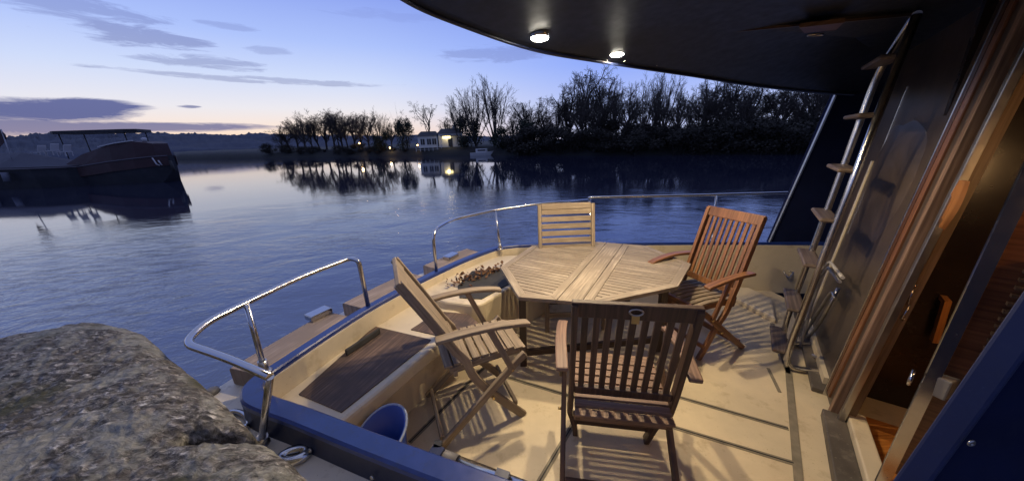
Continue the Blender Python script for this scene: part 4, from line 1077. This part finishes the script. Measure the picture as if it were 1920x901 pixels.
# ------------------------------------------------------------------ table
def build_table():
    TZ = .66; px = [(938, 500), (972, 556), (1120, 568), (1272, 536), (1296, 494), (1212, 460), (1110, 452), (998, 460)]
    V = [atz(u, v, TZ).xy for u, v in px]; c = sum(V, Vector((0, 0)))/8
    t = empty('garden_table', (c.x, c.y, 0)); tag(t, 'weathered octagonal slatted wooden table on dark legs in the middle of the deck', 'table')
    L = [v-c for v in V]                         # counter-clockwise
    A = atz(1153, 455, TZ).xy-c; B = atz(1068, 562, TZ).xy-c; pd = (A-B).normalized(); pn = Vector((pd.y, -pd.x)); mid = (A+B)/2
    hw = .075
    th0, th1 = TZ-.028, TZ
    plank = clip(clip(L, mid-pn*hw, pn), mid+pn*hw, -pn)
    MB().prism([tuple(p) for p in plank], th0, th1, (pd.x, pd.y, 0)).build('centre_plank', teak_table, t, .003)
    for sg in (-1, 1):
        flap = clip(L, mid+pn*sg*(hw+.004), pn*sg)
        inn = inset(flap, .062)
        fr = MB(); n = len(flap)
        for i in range(n):
            a, b = flap[i], flap[(i+1) % n]; e = (b-a).normalized(); nn = Vector((-e.y, e.x))
            q = clip(flap, b+nn*0, Vector((0, 0))) if False else None
            strip = [p for p in flap]
            strip = clip(strip, a+nn*.0605, -nn)
            # mitre against the neighbours
            pr, nx = flap[i-1], flap[(i+2) % n]
            e0 = (a-pr).normalized(); m0 = (e0+e).normalized(); b0 = Vector((-(-e0+e).normalized().x, -(-e0+e).normalized().y))
            bis = (e-e0).normalized(); nb = Vector((bis.y, -bis.x)); nb = nb if nb.dot(e) > 0 else -nb
            strip = clip(strip, a+e*.0006, nb)
            e2 = (nx-b).normalized(); bis = (e2-e).normalized(); nb = Vector((bis.y, -bis.x)); nb = nb if nb.dot(-e) > 0 else -nb
            strip = clip(strip, b-e*.0006, nb)
            if len(strip) > 2: fr.prism([tuple(p) for p in strip], th0, th1, (e.x, e.y, 0))
        fr.build('leaf_frame', teak_table, t, .002)
        sl = MB(); los = min(p.dot(pd) for p in inn); his = max(p.dot(pd) for p in inn); k = int((his-los)/.047); st = (his-los)/k
        for i in range(k):
            q = clip(clip(inn, pd*(los+i*st+.004), pd), pd*(los+(i+1)*st-.004), -pd)
            if len(q) > 2: sl.prism([tuple(p) for p in q], th0+.004, th1-.003, (pn.x, pn.y, 0))
        sl.build('leaf_slats', teak_table, t, .002)
    # apron and legs
    LG = [Vector((.062, 2.115)), Vector((1.16, 2.24)), Vector((1.12, 2.86)), Vector((.26, 2.93))]
    LG = [q-c for q in LG]
    for q in LG: MB().bar((q.x, q.y, 0), (q.x, q.y, th0), .052, .052, (1, 0, 0)).build('leg', leg_dark, t, .003)
    for i in range(4):
        a, b = LG[i], LG[(i+1) % 4]; d = (b-a).normalized()*.026
        MB().bar((*(a+d), th0-.045), (*(b-d), th0-.045), .022, .07).build('apron', leg_dark, t)
    for a, b in ((LG[0], LG[1]), (LG[3], LG[2])):
        d = (b-a).normalized()*.026; MB().bar((*(a+d), .11), (*(b-d), .11), .03, .05).build('stretcher', leg_dark, t)
    a, b = LG[0].lerp(LG[1], .5), LG[3].lerp(LG[2], .5); MB().bar((*a, th0-.03), (*b, th0-.03), .04, .05).build('bearer', leg_dark, t)
build_table()

# ------------------------------------------------------------------ chairs
def chair(label, pr, loc, th, mats, slat_n=10, seat_along=False, narrow=.0, clip_plate=False, fill=.56):
    dt, zt, W, dr, df, hs = pr; fm, bm_, sm_, am = mats
    o = empty('folding_armchair', (*loc, 0), th); tag(o, label, 'chair', 'folding wooden armchairs with upright back slats')
    ui = W/2-.034    # uprights sit inside the rear legs
    pv = (-.10, hs-.01)
    def up(z):       # reclined back line
        t = (z-pv[1])/(zt-pv[1]); return pv[0]+(dt-pv[0])*(t**1.06 if t > 0 else t)
    cross = (.03, hs*.52)
    for s in (-1, 1):
        pts = [(df, s*ui*(1-narrow), .0), (df*.62, s*ui*(1-narrow*.8), hs*.22), (cross[0], s*ui, cross[1]), (pv[0]*.62, s*ui, hs*.80), (pv[0], s*ui, pv[1]+.03)]
        pts = smooth_path(pts, 4)+[Vector((up(z), s*ui, z)) for z in [hs+.10+(zt-hs-.10)*k/6 for k in range(7)]]
        MB().ribbon(pts, .027, .048, (0, 1, 0)).build('back_post', fm, o, .004)
        MB().ribbon([(.245, s*W/2, hs-.012), (.2, s*W/2, hs-.045), (dr, s*W/2, 0)], .027, .042, (0, 1, 0)).build('leg', fm, o, .004)
        # arm and its brace
        za = hs+.215; xa = up(za)
        pts = smooth_path([(xa-.045, s*(W/2+.012), za+.004), (xa+.1, s*(W/2+.02), za+.014), (.06, s*(W/2+.022), za+.012), (.2, s*(W/2+.018), za-.006), (.265, s*(W/2+.012), za-.022)], 4)
        MB().ribbon(pts, .058, .024, (0, 1, 0)).build('armrest', am, o, .007)
        MB().ribbon([(.03, s*(W/2+.018), za), (.155, s*(W/2+.018), hs-.085)], .02, .036, (0, 1, 0)).build('arm_brace', fm, o, .003)
        for q in ((.155, hs-.085), (cross[0], cross[1])):
            MB().tube([(q[0], s*(W/2+.03), q[1]), (q[0], s*(W/2+.012), q[1])], .008, 8).build('bolt', brass, o)
        MB().ribbon([(.235, s*(ui-.032), hs-.025), (.1, s*(ui-.032), hs-.022), (-.19, s*(ui-.032), hs-.04)], .024, .04, (0, 1, 0)).build('seat_rail', fm, o, .003)
    # back
    zt_, zb = zt, hs+.06
    def rail_(z, h, name, mt, hw=ui+.0135):
        a = Vector((up(z), 0, z)); d = (Vector((up(z+.05), 0, z+.05))-a).normalized()
        return MB().ribbon([a-d*h/2, a+d*h/2], 2*hw, .026, (0, 1, 0)).build(name, mt, o, .005)
    tr = rail_(zt-.028, .078, 'top_rail', bm_, ui+.0145)
    rail_(zb, .05, 'lower_rail', bm_, ui-.014)
    sl = MB(); n = slat_n; span = 2*(ui-.02)
    for k in range(n):
        y = -span/2+span*(k+.5)/n; sl.ribbon([(up(z)+.0, y, z) for z in (zb+.02, (zb+zt)/2, zt-.06)], span/n*fill, .014, (0, 1, 0))
    sl.build('back_slats', bm_, o, .002)
    if clip_plate:
        p = Vector((up(zt-.02)-.018, 0, zt-.02)); 
        MB().box(p+Vector((0, 0, -.035)), (.006, .03, .035)).build('brass_plate', brass, tr)
        MB().tube([p+Vector((-.004, .026*math.cos(k*math.pi/8), .014*math.sin(k*math.pi/8))) for k in range(17)], .004, 6, cap=False).build('hook_ring', steel_dull, tr)
    # seat
    st = MB(); sw = 2*(ui-.018)
    if seat_along:
        n = 8
        for k in range(n):
            y = -sw/2+sw*(k+.5)/n; st.ribbon([(.25, y, hs-.004), (.1, y, hs+.006), (-.05, y, hs-.004), (-.2, y, hs-.016)], sw/n*.74, .016, (0, 1, 0))
        MB().bar((.255, -sw/2, hs-.012), (.255, sw/2, hs-.012), .03, .045).build('seat_front', fm, o, .005)
    else:
        xs = [-.195+.0535*k for k in range(9)]
        for k, x in enumerate(xs):
            z = hs+.005-.014*max(0, -x-.02)/.18-.03*max(0, (x-.17)/.09)**2
            st.bar((x, -sw/2, z), (x, sw/2, z), .044, .016)
        st.bar((.262, -sw/2, hs-.035), (.262, sw/2, hs-.035), .022, .05)
    st.build('seat_slats', sm_, o, .003)
    # stretchers
    MB().bar((dr+.03, -W/2+.014, .045), (dr+.03, W/2-.014, .045), .022, .05).build('stretcher', fm, o, .003)
    MB().bar((df*.80, -(ui*(1-narrow)), .11), (df*.80, ui*(1-narrow), .11), .02, .032).build('stretcher', fm, o, .003)
    MB().bar((-.16, -ui+.014, hs-.06), (-.16, ui-.014, hs-.06), .024, .04).build('back_bar', am, o, .003)
    return o
def back_chair():
    a, b = atz(1013, 384, 1.07), atz(1113, 380, 1.07); fl = atz(1016, 620, 0)
    W = (b-a).length; th = math.atan2((b-a).y, (b-a).x)   # local x to the right, faces -y
    o = empty('garden_chair', ((a.x+b.x)/2, 2.78, 0), th-.02); tag(o, 'pale wooden chair with horizontal back slats behind the table', 'chair')
    yt = (a.y+b.y)/2-2.78; hw = W/2
    f = teak_grey
    def back(z): return .18+(yt-.18)*(z-.40)/(1.07-.40)
    for s in (-1, 1):
        MB().ribbon([(s*hw, .24, 0), (s*hw, .18, .40), (s*hw, back(.75), .75), (s*hw, yt, 1.07)], .034, .036, (1, 0, 0)).build('back_post', f, o, .004)
        MB().bar((s*hw*.98, -.22, 0), (s*hw*.98, -.22, .43), .036, .036, (1, 0, 0)).build('leg', f, o, .004)
        MB().bar((s*hw*.9, -.2, .40), (s*hw*.9, .19, .39), .025, .045).build('seat_rail', f, o)
    sl = MB()
    for k in range(9):
        z = .52+.068*k if k < 8 else 1.05
        sl.ribbon([(-hw+.02, back(z), z), (hw-.02, back(z), z)], .05 if k < 8 else .06, .014, (0, .3, 1))
    sl.build('back_slats', f, o, .003)
    st = MB()
    for k in range(8): y = -.23+.06*k; st.bar((-hw+.0, y, .432), (hw, y, .432), .05, .016)
    st.build('seat_slats', f, o, .003)
    MB().bar((-hw, -.225, .385), (hw, -.225, .385), .022, .05).build('seat_front', f, o)
    MB().bar((-hw, -.22, .17), (hw, -.22, .17), .022, .04).build('stretcher', f, o)
def build_chairs():
    random.seed(3)
    chair('weathered grey brown folding armchair left of the table by the transom bench', (-.393, 1.04, .438, -.308, .242, .496), (-.251, 1.721), .375, (teak_grey, teak_grey, teak_grey, teak_grey), 9, fill=.96)
    chair('dark brown folding armchair nearest the camera with its back to it', (-.226, 1.035, .545, -.27, .095, .45), (.525, 1.365), 1.40, (teak_dark, teak_dark, teak_arm, teak_arm), 9, narrow=.16, clip_plate=True)
    chair('red brown folding armchair right of the table near the ladder', (-.285, 1.09, .50, -.295, .165, .46), (1.501, 2.372), 3.511, (teak_red, teak_red, teak_grey, teak_red), 9, seat_along=True)
    back_chair()
build_chairs()

# ------------------------------------------------------------------ bucket and leaves
def build_small():
    p = atz(745, 790, .36)
    mb = MB(); n = 28; prof = [(.085, .0), (.105, .17), (.125, .34)]
    ctr = Vector((*atz(712, 806, .36).xy, 0))
    for r_in in (0, 1):
        for k, (r, z) in enumerate(prof):
            for i in range(n):
                t = 2*math.pi*i/n; zz = z
                if k == 2: zz = z+.06*math.cos(t-.9)
                rr = r-(.006 if r_in else 0); mb.v.append(Vector((rr*math.cos(t), rr*math.sin(t), zz+(.006 if r_in and k == 0 else 0))))
    for L_ in (0, 3):
        for k in range(2):
            for i in range(n):
                a = (L_+k)*n+i; b = (L_+k)*n+(i+1) % n; f = (a, b, b+n, a+n); mb.face(f if L_ == 0 else f[::-1], smooth=True)
    for i in range(n):
        a = 2*n+i; b = 2*n+(i+1) % n; mb.face((a, b, b+3*n, a+3*n))
    mb.face([i for i in range(n)][::-1]); mb.face([3*n+i for i in range(n)])
    bk_ = empty('bucket', (ctr.x, ctr.y, 0)); tag(bk_, 'bright blue plastic bucket with scooped rim behind the near bulwark', 'bucket')
    mb.build('bucket_body', bucket_blue, bk_)
    MB().tube([(0.129*math.cos(t), .129*math.sin(t), .34+.06*math.cos(t-.9)) for t in [2*math.pi*i/28 for i in range(29)]], .006, 6, cap=False).build('rim', paint('pale blue rim', (.25, .3, .42), .5), bk_)
    # dry leaves on the dark mat
    rnd = random.Random(8); mb = MB(); A, B = atz(852, 532, .48), atz(940, 502, .48)
    for i in range(150):
        t = rnd.random(); q = A.lerp(B, t)+Vector((rnd.gauss(0, .03), rnd.gauss(0, .05), rnd.uniform(.0, .05)*(1 if rnd.random() < .5 else .3)))
        a = Vector((rnd.gauss(0, 1), rnd.gauss(0, 1), rnd.gauss(0, .5))).normalized(); b = a.cross(Vector((rnd.gauss(0, .6), rnd.gauss(0, .6), 1))).normalized(); s = rnd.uniform(.012, .028)
        base = len(mb.v); mb.v += [q-a*s, q+b*s*.6+Vector((0, 0, .006)), q+a*s, q-b*s*.6+Vector((0, 0, .006))]; mb.face((base, base+1, base+2, base+3))
    m, nt, b = newmat('dry leaves'); tc = nt.nodes.new('ShaderNodeTexCoord'); n1 = noise_node(nt, tc.outputs['Object'], 28, 2)
    nt.links.new(ramp_node(nt, n1, [(.35, (.05, .022, .01)), (.55, (.16, .075, .03)), (.7, (.3, .17, .07))]), b.inputs['Base Color']); b.inputs['Roughness'].default_value = .9
    tag(mb.build('dry_leaves', m), 'heap of brown dry leaves along the dark bench mat', 'leaves', kind='stuff')
build_small()
